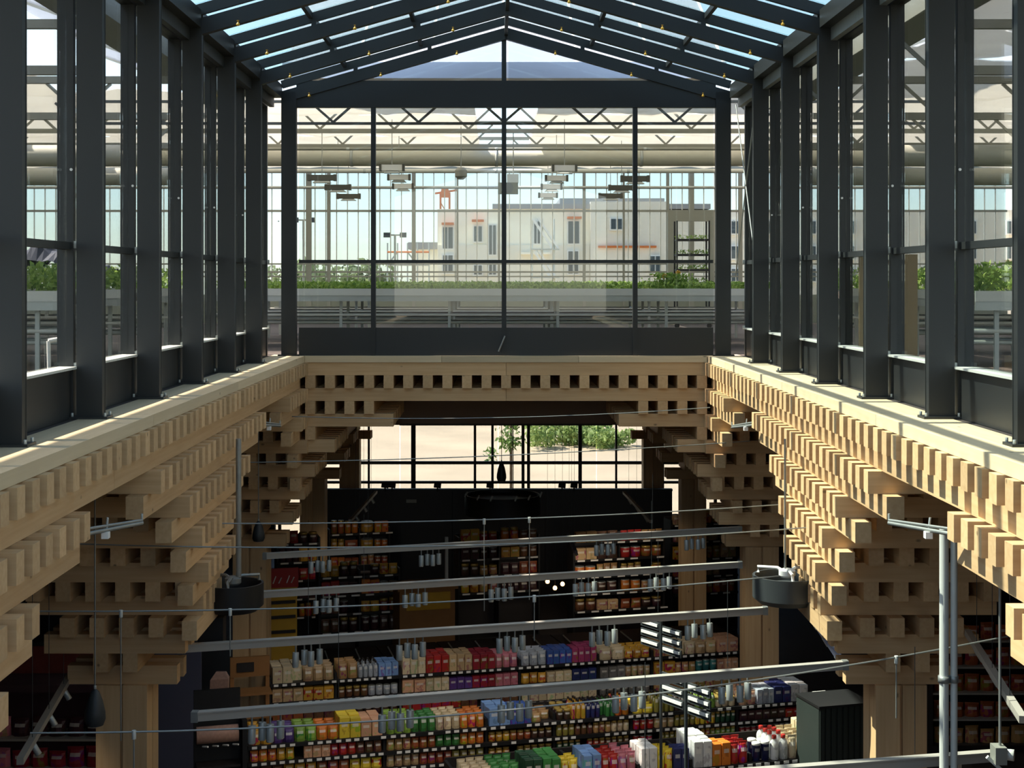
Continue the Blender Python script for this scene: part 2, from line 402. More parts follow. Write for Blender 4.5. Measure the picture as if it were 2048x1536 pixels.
# roof: purlins and panes
roof = empty('ceiling', (AX, 10, Z(3))); tag(roof, 'pitched glass roof of the atrium', kind='structure')
ys = FY[::-1]+[YE+.02]
rid = beam('ridge_beam', (AX, ys[0], zr(AX)+.15), (AX, YE+.13, zr(AX)+.15), .05, .2, 'steel', roof)
for s in (-1, 1):
    for i in range(len(ys)-1):
        y0, y1 = ys[i]+CTK, ys[i+1]
        for q in (.36, .68):
            x = AX+s*(HC+CW)*q; box('purlin', (x-.025, y0, zr(x)+.27), (x+.025, y1, zr(x)+.345), 'steel', roof)
        x = AX+s*(HC+CW/2); box('eave_beam', (x-.1, y0, zr(x)+.1), (x+.1, y1, zr(x)+.3), 'steel', roof); box('eave_rail', (x+s*.06-.035, y0, zr(x)-.04), (x+s*.06+.035, y1, zr(x)+.1), 'galv' if s > 0 else 'steel', roof)  # right eave rail is paler: the sunlight on it is put into its colour
        qs = (.0, .36, .68, 1.02)
        for j in range(3):
            xa, xb = AX+s*(HC+CW)*qs[j], AX+s*(HC+CW)*qs[j+1]
            za, zb = zr(xa)+.36, zr(xb)+.36; h = .012; ya, yb = ys[i]+CTK/2+.004, ys[i+1]+CTK/2-.004
            vv = [(xa, ya, za), (xb, ya, zb), (xb, yb, zb), (xa, yb, za), (xa, ya, za+h), (xb, ya, zb+h), (xb, yb, zb+h), (xa, yb, za+h)]
            c = Vector((xa, ya, za))
            mesh('pane', [Vector(p)-c for p in vv], [(0, 1, 2, 3), (7, 6, 5, 4), (0, 4, 5, 1), (1, 5, 6, 2), (2, 6, 7, 3), (3, 7, 4, 0)], 'roof_glass', roof, c)

# side glazing
SILL, TRN = Z(-.70), Z(.30)
for n, s in ((1, -1), (2, 1)):
    wn = empty(f'window_{n}', (AX+s*3.72, 10, LED)); tag(wn, f'tall glazed {"left" if s < 0 else "right"} side wall of the atrium', kind='structure')
    X = lambda r: AX+s*r
    bx = lambda nm, r0, r1, y0, y1, z0, z1, m: box(nm, (min(X(r0), X(r1)), y0, z0), (max(X(r0), X(r1)), y1, z1), m, wn)
    top = zr(X(3.7))+.12
    for i in range(len(ys)):
        y = ys[i]
        bx('mullion', 3.665, 3.80, y+.02, y+.09, LED, top, 'steel')
        bx('bracket', 3.635, 3.67, y+.03, y+.08, Z(.28), Z(.34), 'alu')
        bx('bracket', 3.635, 3.67, y+.03, y+.08, SILL-.03, SILL+.03, 'alu')
    for i in range(len(ys)-1):
        y0, y1 = ys[i]+.09, ys[i+1]+.02
        bx('sill_panel', 3.68, 3.74, y0, y1, LED, SILL-.02, 'steel_panel')
        bx('sill_cap', 3.63, 3.78, y0, y1, SILL-.02, SILL, 'pale_alu')
        bx('transom', 3.68, 3.77, y0, y1, TRN-.03, TRN+.03, 'steel')
        bx('pane', 3.72, 3.732, y0, y1, SILL, TRN-.03, 'glass')
        bx('pane', 3.72, 3.732, y0, y1, TRN+.03, top-.06, 'glass')
        bx('head_rail', 3.66, 3.80, y0, y1, top-.1, top+.02, 'steel')
    if s > 0:      # crossing tie rods in the last bay
        rod('tie_rod', (X(3.5), YE-.1, Z(2.7)), (X(3.5), 20.95, Z(.1)), .009, 'galv', wn)
        rod('tie_rod', (X(3.5), YE-.1, Z(.1)), (X(3.5), 20.95, Z(2.7)), .009, 'galv', wn)

# gable end glazing
YG = YE+.12
wn = empty('window_3', (AX, YG, LED)); tag(wn, 'glazed gable end wall with dark frame', kind='structure')
xL, xR = AX-3.22, AX+3.22
box('gable_beam', (xL, YG-.06, Z(2.68)), (xR, YG+.06, Z(3.09)), 'steel_panel', wn)
mx_ = [xL, P(747, 0, YG).x, P(1008, 0, YG).x, P(1270, 0, YG).x, xR]
for i in (1, 2, 3): box('mullion', (mx_[i]-.036, YG-.05, LED), (mx_[i]+.036, YG+.05, Z(2.69) if i != 2 else Z(3.72)), 'steel', wn)
for i in range(4):
    a, b = mx_[i]+.036, mx_[i+1]-.036
    box('sill_panel', (a, YG-.02, LED), (b, YG+.03, SILL), 'steel_panel', wn)
    box('transom', (a, YG-.03, Z(.29)), (b, YG+.03, Z(.34)), 'steel', wn)
    box('pane', (a, YG, SILL), (b, YG+.012, Z(.29)), 'glass', wn)
    box('pane', (a, YG, Z(.34)), (b, YG+.012, Z(2.68)), 'glass', wn)
for s in (-1, 1):    # gable triangles
    xo = AX+s*((3.72-3.09)/SLOPE); xi = AX+s*.036
    vv = [(xi, 0, Z(3.09)), (xo, 0, Z(3.09)), (xi, 0, zr(xi)), (xi, .012, Z(3.09)), (xo, .012, Z(3.09)), (xi, .012, zr(xi))]
    c = Vector((AX, YG, Z(3.09)))
    mesh('pane', [Vector((p[0]-AX, p[1], p[2]-c.z)) for p in vv], [(0, 1, 2), (5, 4, 3), (0, 3, 4, 1), (1, 4, 5, 2), (2, 5, 3, 0)], 'gable_glass', wn, c)
rod('brace_rod', P(1010, 672, YG-.1), P(997, 703, YG-.12), .012, 'galv', wn)

# ------------------------------------------------------------------ greenhouse around the atrium
GF = LED                                           # greenhouse floor
def leaves(name, n, fn, size, m, parent=None, loc=(0, 0, 0), rnd=None):
    r = rnd or random; v, f = [], []
    for i in range(n):
        c = Vector(fn(r)); s = size*r.uniform(.6, 1.3)
        d = Vector((r.gauss(0, 1), r.gauss(0, 1), r.gauss(0, .7)+.5)).normalized(); u = d.orthogonal().normalized()*s
        q = Quaternion(d, r.uniform(0, 6.28)); u = q @ u; t = d.cross(u)*.55
        k = len(v); v += [c-u, c+t*.9, c+u, c-t*.9]; f.append((k, k+1, k+2, k+3))
    return mesh(name, v, f, m, parent, loc)
def bench(x0, x1, y0, y1, zt, lab, plant_h, plant_lab, dens=420, grp='growing benches in the greenhouse'):
    t = empty('growing_bench', ((x0+x1)/2, (y0+y1)/2, GF)); tag(t, lab, 'bench', grp)
    box('tray_edge', (x0, y0, zt-.22), (x1, y0+.03, zt-.12), 'alu', t); box('tray_edge', (x0, y0-.01, zt-.12), (x1, y0+.03, zt), 'pale_alu', t)
    box('tray_edge', (x0, y1-.03, zt-.2), (x1, y1, zt), 'alu', t)
    box('tray', (x0, y0+.03, zt-.16), (x1, y1-.03, zt-.05), 'soil', t)
    for k, zz in enumerate((.46, .60)):
        rod('support_pipe', (x0, y0+.2+.3*k, zt-zz), (x1, y0+.2+.3*k, zt-zz), .028, 'pale_alu', t)
        rod('support_pipe', (x0, y1-.3, zt-zz), (x1, y1-.3, zt-zz), .028, 'alu', t)
    n = max(2, int((x1-x0)/1.7)); 
    for i in range(n+1):
        x = x0+.3+(x1-x0-.6)*i/n
        for yy in (y0+.2, y1-.2):
            box('leg', (x-.025, yy-.02, GF), (x+.025, yy+.02, zt-.2), 'alu', t)
        rod('cross_bar', (x, y0+.2, zt-.45), (x, y1-.2, zt-.45), .02, 'alu', t)
    A = (x1-x0)*(y1-y0)
    o = leaves('herbs', int(dens*A), lambda r: (r.uniform(x0+.03, x1-.03)-(x0+x1)/2, r.uniform(y0+.06, y1-.06)-(y0+y1)/2, r.random()**.7*plant_h*(.8+.25*math.sin(r.random()*9))),
               .045, 'herb', None, ((x0+x1)/2, (y0+y1)/2, zt-.04))
    tag(o, plant_lab, 'herbs', kind='stuff')
bench(-4.9, 5.2, 26.0, 27.7, Z(-.115), 'long aluminium growing bench of herbs straight behind the gable glass', .15, 'low green herbs on the bench straight behind the gable glass')
bench(-4.9, 5.2, 28.9, 30.6, Z(-.115), 'long aluminium growing bench, second behind the gable glass', .15, 'low green herbs on the second bench behind the gable glass', 260)
bench(-4.9, 5.2, 31.8, 33.5, Z(-.115), 'long aluminium growing bench, third behind the gable glass', .15, 'low green herbs on the third bench behind the gable glass', 200)
for i, (y, nm) in enumerate(((16.8, 'nearest'), (20.0, 'middle'), (23.4, 'farthest'))):
    bench(-13, -4.9, y, y+1.7, Z(-.1), f'aluminium growing bench beyond the left glass wall, {nm} of three', .36, f'leafy green plants on the {nm} bench beyond the left glass wall', 420)
    bench(5.4, 13, y, y+1.7, Z(-.1), f'aluminium growing bench beyond the right glass wall, {nm} of three', .36, f'leafy green plants on the {nm} bench beyond the right glass wall', 420)
# yellow flowers on the first bench
for px, py, nm in ((1329, 552, 'orange-yellow'), (1356, 546, 'lemon-yellow')):
    c = P(px, py, 26.6); t = empty('potted_flower', (c.x, c.y, Z(-.12))); tag(t, f'{nm} flower head rising from the herb bench', 'flower', 'yellow flowers on the herb bench')
    rod('stem', (c.x, c.y, Z(-.12)), c, .008, 'herb', t, seg=6)
    for k in range(7):
        a = k*.9; rod('petal', c, c+Vector((.045*math.cos(a), -.02, .045*math.sin(a))), .014, 'yellow', t, seg=6)
    leaves('foliage', 260, lambda r: (r.gauss(0, .13), r.gauss(0, .1), r.random()*.28), .04, 'herb', t, (c.x, c.y, Z(-.12)))

# roof trusses running across the greenhouse
def truss(xa, xb, y, zb, zt, pitch, m, lab, r=.028, grp='greenhouse roof trusses', phase=0):
    t = empty('roof_truss', ((xa+xb)/2, y, zb)); tag(t, lab, 'truss', grp)
    box('chord', (xa, y-r, zb-r), (xb, y+r, zb+r), m, t); box('chord', (xa, y-r, zt-r), (xb, y+r, zt+r), m, t)
    x = xa+phase
    while x+pitch*.5 < xb:
        beam('web_bar', (x, y, zb+r), (x-min(pitch*.32, zt-zb), y, zt-r), .03, .04, m, t); beam('web_bar', (x, y, zb+r), (x+min(pitch*.32, zt-zb), y, zt-r), .03, .04, m, t); x += pitch
    return t
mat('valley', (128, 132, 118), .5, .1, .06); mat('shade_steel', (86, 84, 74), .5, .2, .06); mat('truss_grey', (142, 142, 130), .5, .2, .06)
c0 = P(1008, 247, 24.6)
truss(c0.x-1.405*5, c0.x+1.405*5, 24.6, c0.z, c0.z+.36, 1.405, 'shade_steel', 'dark lattice truss just behind the gable glass', .022, phase=0)  # shade on this truss is put into its darker steel colour
for k, (y, zz) in enumerate(((28.2, P(0, 262, 28.2).z), (32.4, P(0, 292, 32.4).z), (36.6, P(0, 318, 36.6).z))):
    truss(-14.5, 14.8, y, zz, zz+.5, 1.4, 'truss_grey', f'pale grey lattice truss spanning the greenhouse, {ORD[k]} behind the dark one', .04)
for s, nm in ((-1, 'left'), (1, 'right')):
    for k, y in enumerate((11.0, 15.2, 19.4, 23.6)):
        a, b = (-14.5, -4.05) if s < 0 else (4.4, 14.8)
        truss(a, b, y, Z(2.15), Z(2.62), 1.3, 'truss_grey', f'pale grey lattice truss beyond the {nm} glass wall, {ORD[k]} from the viewer', .045)
        p = tag(box('greenhouse_post', ((-6.6 if s < 0 else 7.2)-.05, y+.06, GF), ((-6.6 if s < 0 else 7.2)+.05, y+.16, Z(2.1)), 'truss_grey'), f'slim grey post under the {ORD[k]} truss beyond the {nm} glass wall', 'post', 'greenhouse posts')
# white shade screens, in wrinkled lengths hung between the trusses
def screen(x0, x1, y0, y1, z, lab):
    nx, ny = 26, 10; v, f = [], []; r = random.Random(int(x0*7+y0*13)); ph = r.random()*6
    for s_ in (0, 1):
        for j in range(ny+1):
            for i in range(nx+1):
                x = x0+(x1-x0)*i/nx; y = y0+(y1-y0)*j/ny
                sag = .14*math.sin(math.pi*j/ny)
                v.append((x-x0, y-y0, -sag+.05*math.sin(x*4.1+ph+j*.7)*math.sin(j*.9+ph)+.03*r.uniform(-1, 1)*(s_ == 0)+s_*.012))
    N = (nx+1)*(ny+1)
    for j in range(ny):
        for i in range(nx):
            a = j*(nx+1)+i; f.append((a, a+1, a+nx+2, a+nx+1)); f.append((N+a, N+a+nx+1, N+a+nx+2, N+a+1))
    o = mesh('shade_screen', v, f, 'screen', None, (x0, y0, z), smooth=True); tag(o, lab, 'shade screen', 'white shade screens under the greenhouse roof')
ord_y = ((24.9, 28.1), (28.3, 32.3), (32.5, 36.5), (36.7, 41.0))
for k, (a, b) in enumerate(ord_y):
    screen(-14.4, -.35 if k < 3 else 2, a, b, Z(3.18), f'wrinkled white shade cloth left of centre, {ORD[k]} row behind the gable')
    screen(.75 if k < 3 else 2.1, 14.7, a, b, Z(3.18), f'wrinkled white shade cloth right of centre, {ORD[k]} row behind the gable')
for s, nm in ((-1, 'left'), (1, 'right')):
    for k, (a, b) in enumerate(((7.0, 10.9), (11.1, 15.1), (15.3, 19.3), (19.5, 23.5))):
        x0, x1 = (-14.4, -6.3) if s < 0 else (5.0, 14.7)
        screen(x0, x1, a, b, Z(2.9), f'wrinkled white shade cloth beyond the {nm} glass wall, {ORD[k]} row from the viewer')
# white air duct and pipes
mat('duct_grey', (180, 178, 162), .5, .05, .06)
for (px0, py, d, r, m, nm, lab) in ((0, 316, 31.0, .17, 'duct_grey', 'air_duct', 'fat pale air duct crossing the greenhouse behind the gable glass'),
                                    (0, 298, 30.2, .03, 'truss_grey', 'heating_pipe', 'thin grey pipe just above the pale air duct'),
                                    (0, 342, 34.0, .05, 'pale_alu', 'irrigation_pipe', 'pale pipe low behind the grow lamps'),
                                    (0, 375, 36.0, .035, 'alu', 'irrigation_pipe', 'thin pipe running level below the grow lamps')):
    c = P(0, py, d); t = empty(nm, (0, d, c.z)); tag(t, lab, 'pipe' if nm != 'air_duct' else 'duct')
    rod('tube', (-14, d, c.z), (14.2, d, c.z), r, m, t, seg=20)
    for x in [-12+3*i for i in range(9)]: rod('collar', (x, d, c.z), (x+.06, d, c.z), r*1.06, 'alu', t, seg=20)
for s, nm in ((-1, 'left'), (1, 'right')):
    for k, (y, zz) in enumerate(((18.0, 1.52), (22.0, 1.55))):
        a, b = (-14, -4.1) if s < 0 else (4.5, 14.2)
        t = empty('air_duct', (a, y, Z(zz))); tag(t, f'fat pale air duct beyond the {nm} glass wall, {("nearer", "farther")[k]} of two', 'duct'); rod('tube', (a, y, Z(zz)), (b, y, Z(zz)), .13, 'duct_grey', t, seg=20)
        for x in (a+2, a+5, a+8): rod('collar', (x, y, Z(zz)), (x+.06, y, Z(zz)), .14, 'alu', t, seg=20)
# grow lamps in receding rows
def lamp(px, py, d, wd, lab, dark=False):
    c = P(px, py, d); t = empty('grow_lamp', (c.x, c.y, c.z)); tag(t, lab, 'lamp', 'grow lamps in the greenhouse')
    m = 'shade_steel' if dark else 'white_paint'
    bl = box('ballast', c+Vector((-wd*.38, -.07, -.05)), c+Vector((wd*.38, .07, .06)), m, t)
    for s in (-1, 1): sub(box('end_cap', c+Vector((s*wd*.38, -.08, -.06)), c+Vector((s*wd*.47, .08, .07)), 'shade_steel', t), bl)
    mesh('reflector', [(-wd*.3, -.1, -.1), (wd*.3, -.1, -.1), (wd*.3, .1, -.1), (-wd*.3, .1, -.1), (-wd*.2, -.05, -.05), (wd*.2, -.05, -.05), (wd*.2, .05, -.05), (-wd*.2, .05, -.05)],
         [(0, 1, 5, 4), (1, 2, 6, 5), (2, 3, 7, 6), (3, 0, 4, 7), (4, 5, 6, 7)], 'alu', t, c)
    rod('hanger', c+Vector((0, 0, .06)), (c.x, c.y, Z(3.12)), .008, 'galv', t, seg=6)
for k, (px, py, d) in enumerate(((1129, 337, 28.7), (1113, 357, 31.2), (1103, 374, 33.6), (1096, 391, 37.0))): lamp(px, py, d, .52, f'pale boxy grow lamp right of the centre mullion, {ORD[k]} from the gable')
for k, (px, py, d) in enumerate(((784, 336, 28.7), (798, 355, 31.2), (806, 373, 33.6))): lamp(px, py, d, .52, f'pale boxy grow lamp left of the centre mullion, {ORD[k]} from the gable')
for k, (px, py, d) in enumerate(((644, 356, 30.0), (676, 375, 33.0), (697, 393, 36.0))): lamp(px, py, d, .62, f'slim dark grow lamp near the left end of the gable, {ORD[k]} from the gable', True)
for k, (px, py, d) in enumerate(((1270, 358, 30.0), (1243, 376, 33.0), (1221, 392, 36.0))): lamp(px, py, d, .62, f'slim dark grow lamp near the right end of the gable, {ORD[k]} from the gable', True)
# circulation fan
c = P(1016, 372, 28.2); t = empty('circulation_fan', (c.x, c.y, c.z)); tag(t, 'olive circulation fan hanging beside the centre mullion', 'fan')
box('housing', c+Vector((-.19, -.1, -.15)), c+Vector((.19, .12, .06)), 'olive_box', t); box('motor', c+Vector((-.02, -.08, .06)), c+Vector((.2, .1, .22)), 'pale_alu', t)
rod('grille', c+Vector((0, -.105, -.04)), c+Vector((0, -.12, -.04)), .1, 'shade_steel', t, seg=16); rod('hanger', c+Vector((.1, 0, .2)), (c.x+.1, c.y, P(0, 262, 28.2).z), .01, 'galv', t)
c = P(922, 347, 29.5); t = empty('circulation_fan', (c.x, c.y, c.z)); tag(t, 'small grey cone-shaped fan left of the centre mullion', 'fan')
o = lathe('housing', [(.05, -.12), (.12, -.06), (.12, .06), (.07, .12)], 'truss_grey', t, c); rod('hanger', c+Vector((0, 0, .1)), (c.x, c.y, Z(3.12)), .008, 'galv', t)

# outer end wall of the greenhouse: posts, rails, bars and panes
YW = 41.5
wn = empty('window_4', (0, YW, GF)); tag(wn, 'outer glass end wall of the greenhouse', kind='structure')
for px, wpx in ((618, 11), (658, 7), (828, 7), (915, 4), (998, 4), (1168, 6), (1247, 4), (1335, 6), (1382, 11), (520, 8), (1480, 8)):
    c = P(px, 0, YW).x; h = wpx/FPX*YW/2; box('post', (c-h, YW-.1, GF), (c+h, YW, Z(3.1)), 'truss_grey', wn)
for py, h in ((422, .06), (375, .05), (528, .04), (544, .05), (553, .04)): box('rail', (-14, YW-.06, P(0, py, YW).z-h/2), (14.2, YW-.01, P(0, py, YW).z+h/2), 'truss_grey', wn)
box('kerb', (-14, YW-.08, GF), (14.2, YW+.1, GF+.78), 'valley', wn)
box('gutter', (-14, YW-.1, Z(3.05)), (14.2, YW+.1, Z(3.3)), 'truss_grey', wn)
x = -14.0; i = 0
while x < 14:
    box('bar', (x-.012, YW+.02, GF+.4), (x+.012, YW+.06, Z(3.05)), 'pale_alu', wn)
    if i % 8 == 0: box('pane', (x+.012, YW+.03, GF+.4), (min(x+2.4, 14.2)-.012, YW+.042, Z(3.05)), 'outer_glass', wn)
    x += .3; i += 1
for n, s in ((5, -1), (6, 1)):     # side walls of the greenhouse
    xx = -14.6 if s < 0 else 14.9
    wn = empty(f'window_{n}', (xx, 18, GF)); tag(wn, f'outer glass {"left" if s < 0 else "right"} wall of the greenhouse', kind='structure')
    y = 5.0; i = 0
    while y < 41.4:
        box('bar', (xx-.02, y-.012, GF), (xx+.02, y+.012, Z(3.1)), 'pale_alu', wn)
        if i % 3 == 0: box('pane', (xx-.006, y+.012, GF+.3), (xx+.006, y+2.1-.012, Z(3.1)), 'outer_glass', wn); box('post', (xx-.06, y-.04, GF), (xx+.06, y+.04, Z(3.1)), 'truss_grey', wn)
        y += .7; i += 1
    for zz in (.6, 1.9): box('rail', (xx-.03, 5, Z(zz)-.03), (xx+.03, 41.4, Z(zz)+.03), 'truss_grey', wn)
# gutter and frosted roof seen through the gable triangle
t = empty('trim_2', (AX, 24, Z(3.2))); tag(t, 'grey-blue gutter and frosted roof panels behind the gable', kind='structure')
mat('gutter_blue', (238, 240, 242), .6, 0, .04)
box('gutter', (-3.4, 23.9, P(0, 158, 24).z), (3.7, 24.3, P(0, 126, 24).z), 'gutter_blue', t)
za, zb = P(0, 126, 24.35).z, P(0, 126, 24.35).z+1.6
for i in range(6):
    xa = -3.4+1.19*i; xb = xa+1.15; vv = [(xa, 24.35, za), (xb, 24.35, za), (xb, 27.5, zb), (xa, 27.5, zb)]
    mesh('roof_panel', vv+[(p[0], p[1], p[2]+.02) for p in vv], [(0, 1, 2, 3), (7, 6, 5, 4), (0, 4, 5, 1), (1, 5, 6, 2), (2, 6, 7, 3), (3, 7, 4, 0)], 'frosted', t, (0, 0, 0), True).location -= PLOC[t.name]
    beam('glazing_bar', (xb+.02, 24.35, za), (xb+.02, 27.5, zb), .045, .05, 'white_paint', t)

# greenhouse valley gutters and frosted roof slopes beside the atrium
t = empty('trim_3', (AX, 15, Z(2.8))); tag(t, 'grey-green valley gutters and frosted roof slopes beside the atrium', kind='structure')
for s in (-1, 1):
    box('valley_gutter', (min(AX+s*4.12, AX+s*4.62), 4, Z(2.72)), (max(AX+s*4.12, AX+s*4.62), 23.6, Z(2.95)), 'valley', t)
    for i in range(7):
        y0 = 4+2.8*i; y1 = y0+2.75; xa, xb = AX+s*4.64, AX+s*6.3; za, zb = Z(2.95), Z(3.55)
        vv = [Vector(v_)-PLOC[t.name] for v_ in ((xa, y0, za), (xb, y0, zb), (xb, y1, zb), (xa, y1, za))]
        mesh('roof_panel', vv+[v_+Vector((0, 0, .02)) for v_ in vv], [(0, 1, 2, 3), (7, 6, 5, 4), (0, 4, 5, 1), (1, 5, 6, 2), (2, 6, 7, 3), (3, 7, 4, 0)], 'frosted', t, PLOC[t.name])
        beam('roof_bar', (xa, y1+.025, za), (xb, y1+.025, zb), .05, .06, 'pale_alu', t)

# rack of plants and the pale doorway at the right of the gable view
c = P(1383, 0, 37.0); r0, r1 = P(1352, 0, 37).x, P(1416, 0, 37).x
t = empty('plant_rack', (c.x, 37, GF)); tag(t, 'black wheeled plant rack with green trays at the right of the gable view', 'rack')
for x in (r0, r1):
    for y in (36.8, 37.3): box('upright', (x-.02, y-.02, GF+.1), (x+.02, y+.02, P(0, 442, 37).z), 'black', t)
for k, py in enumerate((470, 500, 530, 556)):
    z = P(0, py+8, 37).z; box('tray', (r0, 36.78, z-.05), (r1, 37.32, z), 'black', t)
    leaves('seedlings', 160, lambda r: (r.uniform(r0, r1)-c.x, r.uniform(-.22, .28), r.random()*.1), .03, 'herb', t, (c.x, 37.0, z))
for x in (r0, r1): rod('wheel', (x, 36.76, GF+.06), (x, 36.82, GF+.06), .06, 'black', t, seg=14)
t = empty('door_1', (P(1380, 0, 40).x, 40, GF)); tag(t, 'pale grey door portal at the right of the greenhouse end', kind='structure')
a, b, zt = P(1335, 0, 40).x, P(1428, 0, 40).x, P(0, 424, 40).z
box('jamb', (a, 39.9, GF), (a+.22, 40.1, zt), 'truss_grey', t); box('jamb', (b-.12, 39.9, GF), (b, 40.1, zt), 'truss_grey', t); box('head', (a+.22, 39.9, zt-.25), (b-.12, 40.1, zt), 'truss_grey', t)
# items beyond the side glass
c = P(1716, 0, 17.5); t = empty('timber_screen', (c.x, 17.5, GF)); tag(t, 'tan timber board screen beyond the right glass wall', 'screen')
for i in range(4): box('board', (c.x-.3+.16*i, 16.2, GF), (c.x-.3+.16*i+.15, 16.24, Z(.3)), 'wood_panel', t)
box('batten', (c.x-.3, 16.24, GF+.3), (c.x+.34, 16.28, GF+.4), 'wood_panel', t)
o = mesh('tarpaulin', *(lambda: ([Vector((x*.09, y*.12, (1-abs(x)/13)*.45+.08*math.sin(x*1.3+y)*math.cos(y*1.7)+(0 if abs(y) < 5 else -.2))) for y in range(-5, 6) for x in range(-12, 13)],
        [(j*25+i, j*25+i+1, (j+1)*25+i+1, (j+1)*25+i) for j in range(10) for i in range(24)]))(), 'navy', None, P(95, 548, 24.2))
tag(o, 'crumpled navy tarpaulin heaped on a bench beyond the left glass wall', 'tarpaulin')
for p, q, lab in (((100, 745, 13.2), (97, 682, 13.2), 'white angled standpipe beyond the nearest left pane'),):
    a, b = P(*p), P(*q); a.z = GF; t = empty('standpipe', a); tag(t, lab, 'pipe'); rod('riser', a, b, .018, 'white_paint', t); rod('elbow', b, b+Vector((.16, .1, .03)), .02, 'white_paint', t)

# ------------------------------------------------------------------ outside: ground, building, trees, crane
tag(box('ground', (-160, 43.2, -.35), (160, 240, -.05), 'sand'), 'pale sandy building ground outside', kind='structure')
YBD = 104.0
def Q(px, py, d=YBD): return P(px, py, d)
bd = empty('apartment_building', (Q(1150, 0).x, YBD, 0)); tag(bd, 'pale apartment block under construction with tall dark windows', 'building')
def bwall(px0, px1, py, y0, y1, m): return box('wall', (Q(px0, 0).x, y0, 0), (Q(px1, 0).x, y1, Q(0, py).z), m, bd)
bwall(875, 1180, 418, YBD, YBD+12, 'facade'); bwall(1180, 1330, 404, YBD-.6, YBD+12, 'facade_grey'); bwall(1330, 2300, 420, YBD, YBD+12, 'facade_grey')
bwall(830, 876, 498, YBD+1, YBD+10, 'facade'); box('roof', (Q(815, 0).x, YBD+.6, Q(0, 498).z), (Q(876, 0).x, YBD+10, Q(0, 484).z), 'roof_grey', bd)
box('lower_band', (Q(876, 0).x, YBD-.15, 0), (Q(1179, 0).x, YBD, Q(0, 490).z), 'facade_grey', bd)
vv = [Q(990, 418), Q(1180, 400), Q(1180, 418)]
box('roof', (Q(985, 0).x, YBD-.3, Q(0, 418).z), (Q(1420, 0).x, YBD+12, Q(0, 408).z), 'roof_grey', bd); box('roof', (Q(1120, 0).x, YBD+.3, Q(0, 408).z), (Q(1330, 0).x, YBD+12, Q(0, 396).z), 'roof_grey', bd)
def win(px0, px1, py0, py1, yy=YBD, pan=True):
    a, b = Q(px0, py1), Q(px1, py0)
    wo = box('window', (a.x, yy-.22, a.z), (b.x, yy-.02, b.z), 'white_paint' if pan else 'facade_grey', bd)
    n = 2
    for i in range(n):
        x0 = a.x+.08+(b.x-a.x-.08)*i/n; x1 = a.x+(b.x-a.x-.08)*(i+1)/n
        sub(box('window_pane', (x0, yy-.26, a.z+.1), (x1, yy-.2, b.z-.1), 'window_dark', bd), wo)
for a in ((884, 908, 452, 500), (946, 966, 450, 486), (976, 994, 448, 512), (1066, 1082, 440, 490), (1134, 1160, 440, 490)): win(*a)
for a in ((884, 908, 508, 548), (946, 966, 528, 552), (976, 994, 524, 552), (1134, 1158, 500, 550), (1180, 1206, 505, 545)): win(*a, yy=YBD-.15)
for a in ((1218, 1244, 436, 462), (1296, 1320, 510, 548)): win(*a, yy=YBD-.6)
for px in (1460, 1530, 1610, 1690, 1770, 1850, 1930, 2010, 2090):
    for py in (440, 490, 535): win(px, px+22, py, py+30, YBD)
for px0, px1, py in ((884, 908, 446), (944, 968, 440), (1134, 1162, 434), (1040, 1100, 505), (1195, 1310, 492)):
    box('lintel', (Q(px0, 0).x, YBD-.9, Q(0, py+4).z), (Q(px1, 0).x, YBD-.1, Q(0, py).z), 'orange' if py < 500 else 'facade', bd)
# scaffold stair
st = empty('scaffold_stair', (Q(1078, 0, 98).x, 98, 0)); tag(st, 'white zigzag scaffold stair in front of the building', 'scaffold')
for px in (1064, 1084, 1108):
    rod('standard', (Q(px, 0, 98).x, 98, 0), Q(px, 438, 98), .07, 'pale_alu', st)
for (x0, y0, x1, y1) in ((1066, 438, 1106, 498), (1066, 498, 1104, 560), (1076, 436, 1116, 496), (1076, 500, 1114, 560)):
    beam('flight', Q(x0, y0, 97.8), Q(x1, y1, 97.8), .5, .14, 'white_paint', st)
for py in (500, 556): box('landing', (Q(1062, 0, 98).x, 97.4, Q(0, py, 98).z), (Q(1118, 0, 98).x, 98.6, Q(0, py, 98).z+.08), 'alu', st)
# scaffold tubes at the lower annex
sc = empty('scaffold', (Q(800, 0, 99).x, 99, 0)); tag(sc, 'rust-toned tube scaffold at the low annex', 'scaffold')
for px in (775, 795, 815, 835, 858): rod('standard', (Q(px, 0, 99).x, 99, 0), Q(px, 486, 99), .05, 'alu', sc)
for py in (504, 530): rod('ledger', Q(775, py, 98.9), Q(858, py, 98.9), .06, 'orange' if py == 504 else 'alu', sc)
for a, b in (((775, 530), (795, 504)), ((815, 504), (835, 530))): rod('brace', Q(*a, 98.95), Q(*b, 98.95), .05, 'alu', sc)
# tower crane
cr = empty('tower_crane', (Q(890, 0, 150).x, 150, 0)); tag(cr, 'orange tower crane head rising behind the building', 'crane')
c = Q(890, 385, 150)
for s in (-1, 1): box('mast', (c.x+s*.45-.1, 150, 0), (c.x+s*.45+.1, 150.2, c.z), 'orange', cr)
for i in range(14): beam('lattice', (c.x-.45*(-1)**i, 150.1, c.z-1-i*1.5), (c.x+.45*(-1)**i, 150.1, c.z-2.5-i*1.5), .1, .1, 'orange', cr)
beam('jib', c+Vector((-1.0, 0, -.1)), c+Vector((1.3, 0, .25)), .2, .2, 'orange', cr); mesh('cab', [(-.5, -.4, -.5), (.5, -.4, -.5), (.3, -.4, .6), (-.3, -.4, .6), (-.5, .4, -.5), (.5, .4, -.5), (.3, .4, .6), (-.3, .4, .6)], [(0, 1, 2, 3), (7, 6, 5, 4), (0, 4, 5, 1), (1, 5, 6, 2), (2, 6, 7, 3), (3, 7, 4, 0)], 'orange', cr, c)
